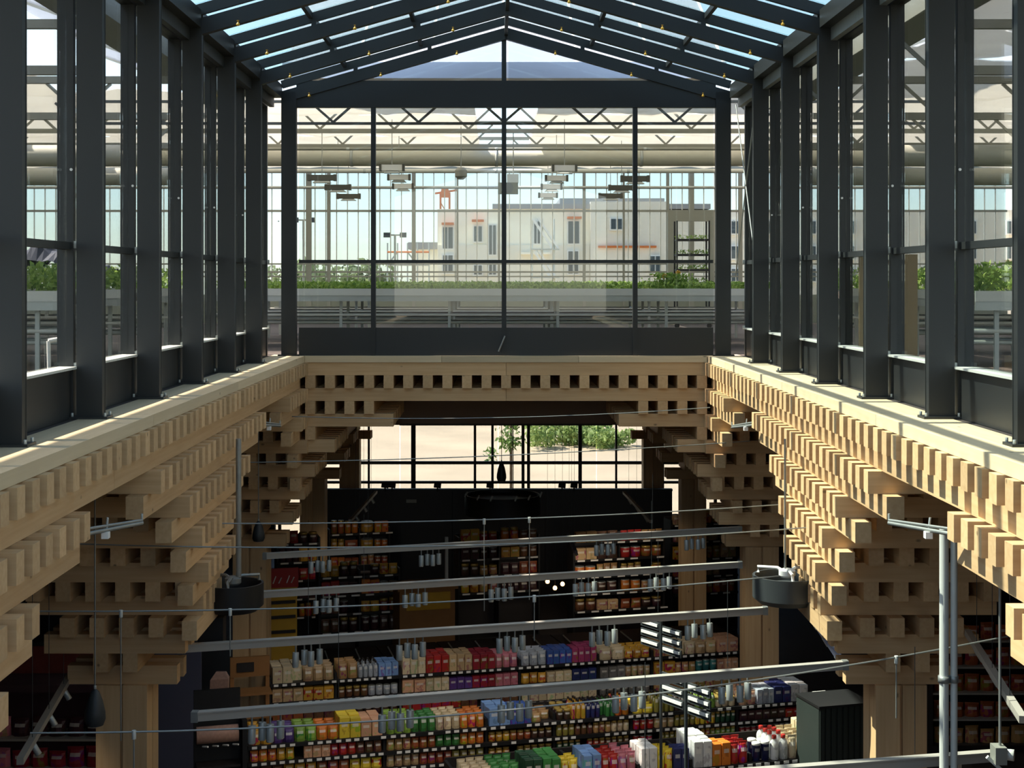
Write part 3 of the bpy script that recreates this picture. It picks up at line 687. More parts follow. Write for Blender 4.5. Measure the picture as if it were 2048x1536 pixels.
# street lamps / floodlights left
for px, py, d, nm in ((607, 440, 90, 'left'), (790, 470, 92, 'right')):
    a = Q(px, py, d); t = empty('lamp_post', (a.x, d, 0)); tag(t, f'slim floodlight mast against the sky, {nm} of two', 'lamp post'); rod('mast', (a.x, d, 0), a, .07, 'truss_grey', t)
    for s in (-1, 1): box('floodlight', a+Vector((s*.5-.2, -.1, -.15)), a+Vector((s*.5+.2, .1, .15)), 'charcoal', t)
    rod('arm', a+Vector((-.6, 0, 0)), a+Vector((.6, 0, 0)), .05, 'truss_grey', t)
# trees
def tree(px, d, ztop, rx, lab, n=900, m='tree_leaf', base=None, size=.35, grp='trees outside', trunk=True):
    x = P(px, 0, d).x; t = empty('tree', (x, d, -.05)); tag(t, lab, 'tree', grp); r = random.Random(int(px+d))
    zb = ztop*.25 if base is None else base
    if trunk: rod('trunk', (x, d, -.05), (x, d, zb+(ztop-zb)*.5), max(.05, rx*.05), 'bark', t)
    cl = [(r.gauss(0, .4)*rx, r.gauss(0, .4)*rx, zb+(ztop-zb)*r.uniform(.1, .9), r.uniform(.3, .55)*rx) for _ in range(11)]
    def fn(r2):
        a, b, c, k = r2.choice(cl); v = Vector((r2.gauss(0, 1), r2.gauss(0, 1), r2.gauss(0, 1))).normalized()*k*r2.random()**.4
        return (a+v.x, b+v.y, min(ztop, max(zb*.8, c+v.z))+.05)
    leaves('crown', n, fn, size, m, t, (x, d, -.05), r)
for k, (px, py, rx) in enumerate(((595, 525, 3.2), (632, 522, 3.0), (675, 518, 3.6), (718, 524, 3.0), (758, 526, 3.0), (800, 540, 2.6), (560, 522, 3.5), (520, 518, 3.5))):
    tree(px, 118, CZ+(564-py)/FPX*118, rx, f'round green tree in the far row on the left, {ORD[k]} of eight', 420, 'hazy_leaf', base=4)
for k, (px, py, d, rx) in enumerate(((1325, 402, 122, 3), (1300, 410, 120, 2.4))): tree(px, d, CZ+(564-py)/FPX*d, rx, f'tree top showing above the building roof, {("right", "left")[k]} of two', 700, base=10)
for k, (px, d, rx, h) in enumerate(((1082, 70, 1.0, 1.5), (1110, 72, 1.2, 1.3), (1140, 71, 1.2, 1.0), (1175, 72, 1.2, .9), (1205, 70, 1.0, .8), (1230, 71, 1.0, .7))):
    tree(px, d, h, rx, f'pale green shrub on the sandy bank outside, {ORD[k]} of six from the left', 500, 'shrub', .05, .14, 'shrubs on the sandy bank', False)
tree(1022, 52, 4.6, .75, 'slender young tree right outside the far shop window', 420, 'tree_leaf', 1.4, .1, 'young trees outside')

# ------------------------------------------------------------------ shop: far window wall
YF = 42.6
wn = empty('window_7', (0, YF, 0)); tag(wn, 'wide shop window wall facing the sandy ground', kind='structure')
hz = P(0, 848, YF).z
box('fascia', (-14, YF-.3, hz), (14, YF, cb), 'brown_fascia', wn)
for a_, b_, s_ in ((-14, P(552, 0, YF).x, 'left'), (P(1452, 0, YF).x, 14, 'right')): tag(box('wall_back_'+s_, (a_, YF-.28, 0), (b_, YF-.02, hz), 'dark_ceiling'), f'dark shop wall beside the far window on the {s_}', kind='structure')
for px, wpx in ((827, 9), (950, 5), (985, 5), (1046, 6), (1057, 6), (1160, 7), (1232, 4), (738, 4), (640, 6), (560, 6), (480, 6), (1325, 5), (1430, 6), (1520, 6)):
    c = P(px, 0, YF).x; h = wpx/FPX*YF/2; box('mullion', (c-h, YF-.1, 0), (c+h, YF, hz), 'black', wn)
for py, wpx in ((925, 6), (964, 5)):
    z = P(0, py, YF).z; h = wpx/FPX*YF/2; box('rail', (-14, YF-.09, z-h), (14, YF-.01, z+h), 'black', wn)
for i in range(10): box('pane', (-13.9+2.8*i, YF+.01, .05), (-13.9+2.8*i+2.78, YF+.022, hz), 'outer_glass', wn)
tb = empty('trim_4', (AX, 27.3, Z(-2.4))); tag(tb, 'brown bulkhead beam just behind the end of the opening', kind='structure')
box('bulkhead', (AX-1.9, 27.1, Z(-2.57)), (AX+1.95, 27.5, Z(-1.9)), 'brown_fascia', tb); box('lower_lip', (AX-1.9, 27.07, Z(-2.6)), (AX+1.95, 27.5, Z(-2.57)), 'dark_ceiling', tb)
# dark bulkhead in front of the window
YK = 38.0; zt = P(0, 982, YK).z
t = empty('partition', (AX, YK, 0)); tag(t, 'long black partition wall below the far shop window', 'partition')
xs = [P(p, 0, YK).x for p in (645, 720, 800, 905, 1000, 1090, 1180, 1270, 1345)]
for i in range(8): box('panel', (xs[i]+.01, YK, 0), (xs[i+1]-.01, YK+.06, zt), 'black', t)
box('backing', (xs[0], YK+.06, 0), (xs[-1], YK+.14, zt), 'black', t)
box('top_rail', (xs[0], YK-.03, zt), (xs[-1], YK+.15, zt+.05), 'black', t)
c = P(823, 1002, YK); o = box('plaque', c+Vector((-.13, -.04, -.04)), c+Vector((.13, -.005, .04)), 'truss_grey', t)
for si, px in enumerate((770, 784, 875, 980, 1124, 1148)):
    c = P(px, 972, YK-.1); t = empty('spotlight', c); tag(t, f'small black spotlight on the top edge of the black partition, {ORD[si]} from left', 'spotlight', 'black spotlights on the partition')
    rod('head', c+Vector((-.09, 0, .02)), c+Vector((.09, 0, .0)), .06, 'black', t); rod('stem', c+Vector((0, 0, 0)), (c.x, c.y, zt), .02, 'black', t)
# round hanging drum before the partition
c = P(1005, 1012, 35.5); t = empty('ring_canopy', c); tag(t, 'large dark round canopy hanging before the black partition', 'canopy')
lathe('drum', [(.75, -.2), (.9, -.18), (.9, .28), (.86, .28), (.86, .2)], 'black', t, c, 32)
for k in range(6):
    a = k*math.pi/3+.2; q = c+Vector((.9*math.cos(a), -.9*abs(math.sin(a)), .24)); rod('clip', q, q+Vector((.05, -.03, .12)), .02, 'pale_alu', t)
for s in (-.25, .25): rod('cable', c+Vector((s, 0, .25)), (c.x+s, c.y, CZ-2.0), .012, 'charcoal', t)

# ------------------------------------------------------------------ shelving with goods
YAW = math.radians(15.5); U = Vector((math.cos(YAW), math.sin(YAW), 0)); N = Vector((-math.sin(YAW), math.cos(YAW), 0))
def proto(name, v, f, mats, mi=None):
    me = bpy.data.meshes.new(name); me.from_pydata(v, [], f)
    for m in mats: me.materials.append(MATS[m])
    if mi:
        for p, i in zip(me.polygons, mi): p.material_index = i
    return me
mat('cap_dark', (46, 40, 36), .4); mat('cap_white', (230, 226, 216), .4); mat('cap_red', (176, 44, 36), .4); mat('lid_gold', (190, 160, 84), .35, .4)
def p_carton():
    c = .04; v, f = [], []
    ring = [(-.5+c, -.5), (.5-c, -.5), (.5, -.5+c), (.5, .5-c), (.5-c, .5), (-.5+c, .5), (-.5, .5-c), (-.5, -.5+c)]
    for z in (0, .965): v += [(x, y, z) for x, y in ring]
    v += [(x*.93, y*.93, .985) for x, y in ring]
    for j in range(2): f += [(j*8+i, j*8+(i+1) % 8, (j+1)*8+(i+1) % 8, (j+1)*8+i) for i in range(8)]
    f += [tuple(range(7, -1, -1)), tuple(range(16, 24))]
    k = len(v); v += [(-.46, -.03, .985), (.46, -.03, .985), (.46, .03, .985), (-.46, .03, .985), (-.46, 0, 1), (.46, 0, 1)]
    f += [(k, k+1, k+5, k+4), (k+2, k+3, k+4, k+5)]
    return proto('carton', v, f, ['packaging'])
def p_pouch():
    v, f = [], []; rows = [(0, .5, .42), (.2, .5, .5), (.55, .48, .42), (.85, .47, .18), (.93, .48, .05), (1, .5, .03)]
    for z, hx, hy in rows:
        v += [(-hx, 0, z), (-hx*.6, -hy*.85, z), (0, -hy, z), (hx*.6, -hy*.85, z), (hx, 0, z), (hx*.6, hy*.85, z), (0, hy, z), (-hx*.6, hy*.85, z)]
    for j in range(5): f += [(j*8+i, j*8+(i+1) % 8, (j+1)*8+(i+1) % 8, (j+1)*8+i) for i in range(8)]
    f += [tuple(range(7, -1, -1)), tuple(range(40, 48))]
    return proto('pouch', v, f, ['packaging'])
def p_lathe(name, prof, mats, split, seg=10):
    v, f = lathe_data(prof, seg); mi = []
    for j in range(len(prof)-1): mi += [1 if j >= split else 0]*seg
    mi += [0, 1]
    me = proto(name, v, f, mats, mi)
    for p in me.polygons: p.use_smooth = len(p.vertices) == 4
    return me
PRO = {'carton': p_carton(), 'pouch': p_pouch(),
       'bottle': p_lathe('bottle', [(.46, 0), (.5, .03), (.5, .58), (.42, .68), (.18, .8), (.17, .88), (.21, .88), (.21, .99), (.19, 1)], ['packaging', 'cap_dark'], 5),
       'white_bottle': p_lathe('white_bottle', [(.46, 0), (.5, .03), (.5, .62), (.4, .74), (.2, .82), (.2, .86), (.26, .86), (.26, .99), (.22, 1)], ['packaging', 'cap_red'], 5),
       'jar': p_lathe('jar', [(.44, 0), (.5, .06), (.5, .7), (.42, .78), (.47, .79), (.47, .98), (.44, 1)], ['packaging', 'lid_gold'], 4),
       'can': p_lathe('can', [(.47, 0), (.5, .03), (.5, .94), (.47, .97), (.47, 1), (.44, 1), (.43, .97)], ['packaging', 'alu'], 2),
       'tub': p_lathe('tub', [(.4, 0), (.47, .86), (.5, .87), (.5, .97), (.46, 1)], ['packaging', 'cap_white'], 1)}
CN = {}
def C(name, r, g, b): CN[name] = hexc(r, g, b)
for a in (('cream', 222, 200, 160), ('beige', 204, 170, 124), ('tan', 190, 146, 92), ('yellow', 236, 206, 60), ('golden', 214, 160, 52), ('orange', 220, 124, 44), ('red', 184, 44, 38), ('crimson', 150, 34, 48),
          ('pink', 206, 120, 132), ('magenta', 168, 62, 104), ('purple', 92, 62, 130), ('blue', 62, 96, 170), ('sky-blue', 130, 166, 214), ('navy', 44, 52, 104), ('teal', 60, 130, 126), ('green', 64, 136, 66),
          ('lime', 142, 178, 70), ('olive', 150, 140, 64), ('dark-green', 40, 78, 52), ('white', 232, 230, 224), ('silver', 178, 184, 190), ('brown', 112, 74, 48), ('dark-brown', 74, 50, 40), ('wine-dark', 70, 36, 40), ('grey', 130, 126, 120), ('rust', 160, 82, 44), ('peach', 222, 168, 130)): C(*a)
NOUN = {'carton': 'carton', 'pouch': 'packet', 'bottle': 'bottle', 'white_bottle': 'bottle', 'jar': 'jar', 'can': 'can', 'tub': 'tub'}
def gondola(label, left, length, top_z, tiers, pitch, depth, bays, rows, where, tags=True, wfac=1.0, back=True, tag_n=.127, rnd=1, mat_s='dark_shelf', grp='black shelving rows'):
    """left: world x,y of the front left foot; rows[tier][bay] = list of (kind, colour, width, height, rows_deep)"""
    R = random.Random(rnd); o3 = Vector((left[0], left[1], 0))
    t = empty('shelf_unit', o3, YAW); tag(t, label, 'shelving', grp)
    L = lambda x, y, z: (x, y, z)
    box('plinth', L(0, .04, 0), L(length, depth, .14), 'black', t, True)
    if back: box('back_panel', L(0, depth-.03, .14), L(length, depth, top_z+.12), mat_s, t, True)
    cuts = [0]+list(bays)
    for c in cuts: box('upright', L(c*length-.018, .06, .1), L(c*length+.018, depth-.03, top_z+.10), 'black', t, True)
    for k in range(tiers):
        z = top_z-pitch*k; sh = box('shelf', L(0, 0, z-.03), L(length, depth-.03, z), mat_s, t, True)
        pr_ = box('price_rail', L(0, -.012, z-.045), L(length, 0, z+.005), 'black', t, True)
        if tags:
            x = .05
            while x < length-.1:
                if R.random() < .86: sub(box('price_tag', L(x, -.018, z-.036), L(x+tag_n*.55, -.012, z-.002), 'tag_white', t, True), pr_)
                x += tag_n*R.uniform(.9, 1.1)
    base = t.matrix_basis if False else None
    for k in range(min(tiers, len(rows))):
        z = top_z-pitch*k
        for bi in range(len(cuts)-1):
            if bi >= len(rows[k]) or not rows[k][bi]: continue
            x0, x1 = cuts[bi]*length+.03, cuts[bi+1]*length-.03
            runs = rows[k][bi]; tot = x1-x0; x = x0
            for ri, (kind, colr, wd, ht, deep) in enumerate(runs):
                xe = x0+tot*(ri+1)/len(runs)
                cnt = 0; nn = max(1, round((xe-x)/wd)); wd = (xe-x)/nn
                while cnt < nn:
                    cnt += 1
                    for dd in range(deep):
                        lab = f'{ORD[cnt-1]} {colr} {NOUN[kind]} from left, {("front", "second", "third", "fourth", "fifth")[dd]} rank, {("top", "second", "third", "fourth", "fifth")[k]} shelf, {ORD[bi]} bay of {where}'
                        if R.random() < .03: continue
                        o = bpy.data.objects.new(kind if kind != 'white_bottle' else 'bottle', PRO[kind]); COL.objects.link(o)
                        dp = min(wd*.9, .11) if kind in ('carton', 'pouch') else wd*.92
                        yy = .03+dp/2+dd*(dp+.012)+R.uniform(0, .01)
                        if yy+dp/2 > depth-.04: break
                        p = o3+U*(x+wd/2)+N*yy
                        o.location = (p.x, p.y, z); o.rotation_euler.z = YAW+R.uniform(-.05, .05)
                        o.scale = (wd*.94, dp, ht*R.uniform(.95, 1.03)); c = CN[colr]; jv = R.uniform(.7, 1.05)
                        o.color = (min(1, c[0]*jv), min(1, c[1]*jv), min(1, c[2]*jv), 1)
                        tag(o, lab, NOUN[kind], f'goods on {where}, tier {k+1} bay {bi+1}')
                    x += wd
                x = max(x, xe) if ri < len(runs)-1 else x
    return t
def frontline(px, d0):        # world x,y on the yawed line y = d0 + tan*x at image column px
    s = (px-VX)/FPX; d = d0/(1-math.tan(YAW)*s); return (s*d, d)
def span(px0, px1, d0):
    a = Vector(frontline(px0, d0)+(0,)); b = Vector(frontline(px1, d0)+(0,)); return (a.x, a.y), (b-a).length
TZ = Z(-6.22)
K = 'carton'; PO = 'pouch'; BO = 'bottle'; JA = 'jar'; CA = 'can'
# first full row (nearer)
a, Ln = span(496, 1622, 20.92)
b1 = [.225, .40, .52, .66, .86, 1.0]
r1 = [[[(PO, 'golden', .14, .2, 4), (PO, 'purple', .13, .19, 4), (PO, 'lime', .13, .19, 4), (PO, 'orange', .14, .18, 4), (K, 'yellow', .15, .28, 4), (K, 'peach', .13, .22, 4)],
       [(PO, 'lime', .12, .24, 4), (PO, 'green', .12, .22, 4), (PO, 'cream', .12, .21, 4), (PO, 'orange', .12, .2, 4)],
       [(K, 'sky-blue', .13, .24, 4), (K, 'blue', .12, .22, 4), (PO, 'tan', .15, .12, 4)],
       [(JA, 'dark-brown', .11, .15, 4), (BO, 'golden', .085, .26, 4), (BO, 'navy', .085, .24, 4), (BO, 'green', .085, .25, 4), (BO, 'orange', .09, .25, 4)],
       [(PO, 'yellow', .14, .12, 4), (BO, 'olive', .08, .26, 4), (BO, 'dark-brown', .08, .25, 4), (BO, 'lime', .08, .26, 4), (JA, 'cream', .1, .14, 4)],
       [(PO, 'peach', .14, .2, 4), (K, 'silver', .11, .22, 4), (K, 'navy', .12, .24, 4), (K, 'white', .13, .24, 4)]],
      [[(PO, 'orange', .13, .15, 1), (PO, 'golden', .13, .15, 1), (K, 'peach', .13, .16, 1), (PO, 'red', .13, .15, 1), (PO, 'brown', .12, .15, 1)],
       [(PO, 'tan', .12, .15, 1), (PO, 'rust', .12, .15, 1), (PO, 'green', .12, .15, 1), (PO, 'orange', .12, .15, 1)],
       [(JA, 'golden', .1, .13, 1), (JA, 'rust', .1, .13, 1), (JA, 'dark-brown', .1, .13, 1)],
       [(JA, 'olive', .09, .16, 1), (BO, 'brown', .08, .17, 1), (JA, 'tan', .09, .15, 1), (JA, 'cream', .09, .16, 1)],
       [(CA, 'red', .11, .14, 1), (CA, 'beige', .11, .14, 1), (JA, 'olive', .075, .17, 1), (JA, 'yellow', .075, .17, 1), (JA, 'dark-green', .075, .17, 1)],
       [(K, 'wine-dark', .13, .14, 1), (K, 'dark-brown', .12, .14, 1), (K, 'red', .14, .12, 1)]],
      [[(PO, 'brown', .13, .15, 1), (PO, 'golden', .13, .15, 1), (PO, 'rust', .13, .15, 1), (PO, 'yellow', .13, .14, 1)],
       [(PO, 'beige', .12, .15, 1), (PO, 'rust', .12, .15, 1), (PO, 'olive', .12, .15, 1)],
       [(JA, 'golden', .1, .13, 1), (JA, 'olive', .1, .13, 1), (JA, 'brown', .1, .13, 1)],
       [(JA, 'dark-green', .09, .15, 1), (JA, 'red', .09, .15, 1), (JA, 'brown', .09, .15, 1)],
       [(CA, 'red', .11, .13, 1), (JA, 'olive', .075, .16, 1), (JA, 'golden', .075, .16, 1), (JA, 'lime', .075, .16, 1)],
       [(CA, 'crimson', .1, .13, 1), (CA, 'rust', .1, .13, 1)]]]
gondola('long black shelving row of colourful packets and bottles, nearer of the two full rows', a, Ln, TZ, 5, .225, .6, b1, r1, 'nearer shelving row', rnd=3)
# second full row
a, Ln = span(541, 1482, 24.05)
b2 = [.13, .26, .51, .68, .80, 1.0]
r2 = [[[(K, 'cream', .15, .26, 4), (PO, 'beige', .16, .22, 4)], [(PO, 'tan', .15, .24, 4), (BO, 'silver', .09, .24, 4), (K, 'sky-blue', .1, .2, 4)],
       [(K, 'cream', .15, .27, 4), (K, 'red', .14, .27, 4), (K, 'beige', .12, .26, 4), (K, 'crimson', .12, .24, 4), (PO, 'pink', .13, .22, 4)],
       [(PO, 'silver', .14, .22, 4), (K, 'blue', .12, .22, 4), (K, 'magenta', .12, .24, 4)], [(PO, 'cream', .2, .2, 4), (PO, 'golden', .16, .16, 4)],
       [(K, 'tan', .2, .22, 4), (PO, 'cream', .17, .2, 4), (PO, 'beige', .16, .2, 4), (K, 'peach', .18, .22, 4)]],
      [[(K, 'beige', .14, .2, 1), (K, 'golden', .14, .2, 1)], [(JA, 'brown', .13, .16, 1), (CA, 'silver', .12, .15, 1)],
       [(K, 'peach', .16, .2, 1), (K, 'cream', .14, .2, 1), (K, 'purple', .13, .18, 1), (K, 'crimson', .13, .19, 1), (K, 'pink', .13, .2, 1)],
       [(PO, 'golden', .15, .16, 1), (K, 'cream', .14, .17, 1), (K, 'navy', .13, .18, 1)], [(K, 'grey', .14, .18, 1), (CA, 'beige', .12, .16, 1)],
       [(K, 'golden', .18, .19, 1), (PO, 'tan', .15, .16, 1), (CA, 'teal', .12, .17, 1), (K, 'peach', .15, .17, 1)]],
      [[(K, 'rust', .14, .18, 1), (K, 'brown', .14, .18, 1)], [(JA, 'dark-brown', .13, .16, 1)], [(K, 'red', .16, .18, 1), (K, 'brown', .14, .18, 1)], [(K, 'cream', .15, .18, 1)], [(CA, 'grey', .12, .16, 1)], [(K, 'tan', .16, .18, 1)]]]
gondola('long black shelving row of cartons and bags between the far pair of timber columns', a, Ln, TZ, 4, .29, .6, b2, r2, 'farther shelving row', rnd=5)
# nearest row in the sunlight, only the tops in frame
a, Ln = span(925, 1735, 17.95)
b0 = [.14, .28, .42, .55, .70, .85, 1.0]
r0 = [[[(PO, 'cream', .12, .24, 4), (PO, 'green', .13, .26, 4)], [(K, 'dark-green', .12, .28, 4), (K, 'green', .12, .28, 4), (PO, 'yellow', .14, .24, 3)],
       [(K, 'sky-blue', .13, .28, 4), (PO, 'red', .12, .26, 4), (PO, 'pink', .12, .27, 4)], [(K, 'white', .12, .3, 4), (PO, 'yellow', .14, .26, 3), (K, 'navy', .13, .26, 2)],
       [(K, 'white', .12, .34, 5), (K, 'orange', .11, .28, 2), (PO, 'red', .11, .27, 3)], [('tub', 'navy', .12, .24, 2), ('white_bottle', 'white', .1, .32, 4), (PO, 'cream', .11, .3, 4)],
       [(K, 'cream', .13, .34, 5), ('white_bottle', 'white', .1, .3, 3), (PO, 'yellow', .14, .28, 4), (PO, 'red', .11, .28, 3)]],
      [[(PO, 'olive', .12, .2, 1)], [(K, 'golden', .12, .2, 1)], [(K, 'blue', .12, .2, 1)], [(K, 'red', .12, .2, 1)], [(K, 'white', .12, .2, 1)], [(CA, 'grey', .1, .18, 1)], [(K, 'rust', .12, .2, 1)]]]
gondola('sunlit shelving row at the bottom edge with bright cartons and white bottles', a, Ln, TZ+.15, 4, .3, .9, b0, r0, 'sunlit nearest row', rnd=9)
# dim rows at the back
def dimrow(px0, px1, d0, topz, tiers, pitch, cols, label, where, rnd, n, depth=.5):
    a, Ln = span(px0, px1, d0); R = random.Random(rnd); bays = [(i+1)/n for i in range(n)]
    rows = [[[(R.choice((K, JA, CA, PO)), c, R.choice((.16, .2, .24)), pitch*R.uniform(.55, .75), 1) for c in R.sample(cols, 2)] for _ in range(n)] for _ in range(tiers)]
    gondola(label, a, Ln, topz, tiers, pitch, depth, bays, rows, where, tag_n=.3, rnd=rnd)
warm = ['rust', 'brown', 'golden', 'red', 'tan', 'orange', 'dark-brown', 'beige', 'wine-dark']
dimrow(640, 800, 30.0, Z(-5.75), 4, .36, warm, 'dim shelf of red and orange goods at the back left', 'dim back-left shelf', 21, 2)
dimrow(920, 1080, 32.0, Z(-5.55), 4, .36, warm, 'dim shelf of reddish goods at the back centre', 'dim back-centre shelf', 22, 2)
dimrow(1150, 1330, 31.0, Z(-5.5), 5, .36, warm, 'dim shelf of brown baked goods at the back right', 'dim back-right shelf', 23, 2)
dimrow(660, 780, 36.0, Z(-5.9), 3, .4, ['golden', 'tan', 'orange', 'rust'], 'low dim shelf of orange crates before the partition', 'low partition shelf', 24, 2)
dimrow(556, 640, 32.0, Z(-5.4), 5, .38, warm, 'tall dim shelf of brown goods beside the far left column', 'tall dim left shelf', 26, 1)
dimrow(1345, 1476, 31.5, Z(-5.3), 5, .38, warm, 'tall dim shelf of brown goods beside the far right column', 'tall dim right shelf', 27, 2)
# dark chest cabinets in front of the back shelves
for k, (p0, p1) in enumerate(((540, 640), (645, 770), (775, 895), (900, 1010), (1015, 1130), (1135, 1250), (1255, 1350), (1355, 1470))):
    a, Ln = span(p0, p1, 27.0); t = empty('chest_cabinet', (a[0], a[1], 0), YAW); tag(t, f'low black chest cabinet with slim chrome handle, {ORD[k]} of eight from the left', 'cabinet', 'black chest cabinets')
    box('body', (0, 0, .08), (Ln, 1.0, 1.02), 'black', t, True); box('lid', (-.01, -.02, 1.02), (Ln+.01, 1.02, 1.07), 'dark_shelf', t, True); box('plinth', (.04, .04, 0), (Ln-.04, .96, .08), 'black', t, True)
    rod('handle', (Ln*.1, .05, 1.1), (Ln*.1+.05, .75, 1.1), .014, 'alu', t, True); rod('handle', (Ln*.6, .05, 1.1), (Ln*.6+.05, .75, 1.1), .014, 'alu', t, True)
# wooden counter with yellow front
c = P(855, 1190, 29.0); t = empty('market_counter', (c.x, c.y, 0), YAW); tag(t, 'light wooden counter with yellow front panel at the back', 'counter')
box('body', (-.55, 0, 0), (.55, .7, c.z+.1), 'crate', t, True); box('front_panel', (-.42, -.03, c.z-.28), (.45, 0, c.z+.05), 'yellow', t, True); box('worktop', (-.6, -.06, c.z+.1), (.6, .76, c.z+.16), 'crate', t, True)
box('post', (.5, .6, c.z+.1), (.56, .66, c.z+1.0), 'pale_alu', t, True)
# yellow / red display stand at the left
c = P(560, 1190, 26.3); t = empty('display_stand', (c.x, c.y, 0), YAW); tag(t, 'yellow cardboard display stand with red header at the left', 'display stand')
box('body', (-.3, 0, 0), (.3, .5, c.z+.12), 'yellow', t, True); box('header', (-.33, .03, c.z+.12), (.33, .09, c.z+.46), 'red', t, True)
for k in range(3): box('tray', (-.27, -.04, c.z-.15-.26*k), (.27, 0, c.z-.1-.26*k), 'dark_shelf', t, True)
for i, ch in enumerate((-.2, -.1, .0, .14, .22)): rod('letter', (ch-.02, .02, c.z+.2), (ch+.03, .02, c.z+.3+.03*(i % 2)), .01, 'peach_paint' if 'peach_paint' in MATS else 'tag_white', t, True)
# wooden crate display by the far left column
c = P(500, 1335, 22.9); t = empty('wooden_display', (c.x, c.y, 0), YAW); tag(t, 'orange-brown wooden display board at the foot of the far left column', 'display stand')
box('board', (-.3, 0, c.z-.14), (.3, .06, c.z+.16), 'crate', t, True); box('picture', (-.2, -.02, c.z-.06), (.06, 0, c.z+.08), 'dark_shelf', t, True)
for s in (-.27, .27): box('leg', (s-.03, .02, 0), (s+.03, .08, c.z-.14), 'crate', t, True)
for k in range(2): box('shelf', (-.3, -.35, c.z-.34-.35*k), (.3, .02, c.z-.31-.35*k), 'crate', t, True)
# end-of-row stand with pinkish box
c = P(437, 1480, 19.4); t = empty('endcap_stand', (c.x, c.y, 0), YAW); tag(t, 'black end stand carrying a pinkish speckled roll box with white hooks', 'display stand')
mat('pink_speckle', (176, 136, 116), .7, 0, .3, 30)
box('back', (-.3, .2, 0), (.3, .26, c.z+.6), 'black', t, True); box('side', (.3, -.1, 0), (.36, .26, c.z+.25), 'black', t, True)
rod('roll_box', (-.28, .06, c.z+.06), (.26, .06, c.z+.06), .11, 'pink_speckle', t, True, 16)
for i in range(4): rod('hook', (-.2+.13*i, .03, c.z-.08), (-.14+.13*i, -.06, c.z-.06), .012, 'tag_white', t, True)
for k in range(3): box('tray', (-.28, -.05, c.z-.35-.25*k), (.28, .2, c.z-.32-.25*k), 'dark_shelf', t, True)
c = P(440, 1385, 20.0); t = empty('speckled_sack', (c.x, c.y, c.z-.3)); tag(t, 'upright speckled pinkish bag hanging left of the shelving rows', 'bag')
mesh('body', [(-.14, -.06, -.3), (.1, -.08, -.3), (.1, .06, -.3), (-.14, .06, -.3), (-.12, -.06, .18), (.12, -.07, .2), (.12, .05, .2), (-.12, .05, .18), (-.05, -.02, .28), (.08, -.02, .28), (.08, .02, .28), (-.05, .02, .28)],
     [(3, 2, 1, 0), (0, 1, 5, 4), (1, 2, 6, 5), (2, 3, 7, 6), (3, 0, 4, 7), (4, 5, 9, 8), (5, 6, 10, 9), (6, 7, 11, 10), (7, 4, 8, 11), (8, 9, 10, 11)], 'pink_speckle', t, c)
rod('stand_rod', (c.x+.02, c.y, 0), (c.x+.02, c.y, c.z-.3), .02, 'black', t)
box('foot', (c.x-.2, c.y-.2, 0), (c.x+.2, c.y+.2, .02), 'black', t)

# ------------------------------------------------------------------ light rails, spotlights, cables
def rail(pl, pr, dl, dr, k):
    a = P(pl[0], pl[1], dl); b = P(pr[0], pr[1], dr); b.z = a.z
    t = empty('light_rail', a); tag(t, f'long grey light rail slung across the shop, {ORD[k]} from the bottom of the photo', 'light rail', 'grey light rails')
    beam('channel', a, b, .06, .07, 'grey_rail', t); beam('lip', a+Vector((0, 0, .041)), b+Vector((0, 0, .041)), .08, .012, 'grey_rail', t)
    for s in (a, b): box('end_cap', s-Vector((.03, .04, .04)), s+Vector((.03, .04, .052)), 'galv', t)
    for q in (.2, .8):
        c = a.lerp(b, q); rod('suspension', c+Vector((0, 0, .07)), (c.x, c.y, Z(-2.9)), .003, 'charcoal', t, seg=6)
    return a, b
RZ = 3.82
def dz(py): return RZ*FPX/(py-VY)
RL = []
for k, (pl, pr) in enumerate((((1100, 1580), (2000, 1512)), ((390, 1434), (1690, 1331)), ((362, 1298), (1530, 1222)), ((520, 1190), (1480, 1130)), ((530, 1113), (1480, 1059)))):
    RL.append(rail(pl, pr, dz(pl[1]), dz(pr[1]), k))
def shine(loc, aim, power, t, col=(1, .86, .68), ang=120):  # fill light added at the lamp heads to brighten the dark shop
    ld = bpy.data.lights.new('fill_light', 'SPOT'); ld.energy = power; ld.color = col; ld.spot_size = math.radians(ang); ld.spot_blend = .7; ld.shadow_soft_size = .06
    lo = bpy.data.objects.new('fill_light', ld); lo.rotation_euler = Vector(aim).to_track_quat('-Z', 'Y').to_euler(); link(lo, t, loc)
def spot(c, lab, grp, power=0):
    t = empty('spotlight', c); tag(t, lab, 'spotlight', grp)
    cn_ = rod('can', c+Vector((0, 0, -.02)), c+Vector((.0, -.02, -.17)), .035, 'alu', t, seg=12); rod('stem', c+Vector((0, 0, -.02)), c+Vector((0, 0, .06)), .01, 'galv', t, seg=6)
    sub(rod('lens', c+Vector((.0, -.02, -.17)), c+Vector((.0, -.021, -.178)), .028, 'tag_white', t, seg=12), cn_)
    if power: shine(c+Vector((0, -.02, -.2)), (0, .45, -.9), power, t)
SP = {1: (532, 792, 1030, 1258, 1470), 2: (615, 822, 1022, 1207, 1398), 3: (652, 830, 1002, 1170, 1320), 4: (640, 860, 1210, 1390), 0: (1560, 1720)}  # clusters on the farthest rail are added to light the farther shelving row
for k, pxs in SP.items():
    a, b = RL[k]
    for ci, px in enumerate(pxs):
        for j in range(4):
            s = (px+(j-1.5)*15*(16/ a.y if k else 1.2)-VX)/FPX; tq = (s*a.y-a.x)/((b.x-a.x)-s*(b.y-a.y)); c = a.lerp(b, tq)+Vector((0, (.06 if j % 2 else -.02), -.09))
            spot(c, f'{ORD[j]} silver spotlight of the {ORD[ci]} cluster under the {ORD[k]} light rail from the bottom', f'spotlights, rail {k+1} cluster {ci+1}', 17 if j == 1 and k > 1 else 0)
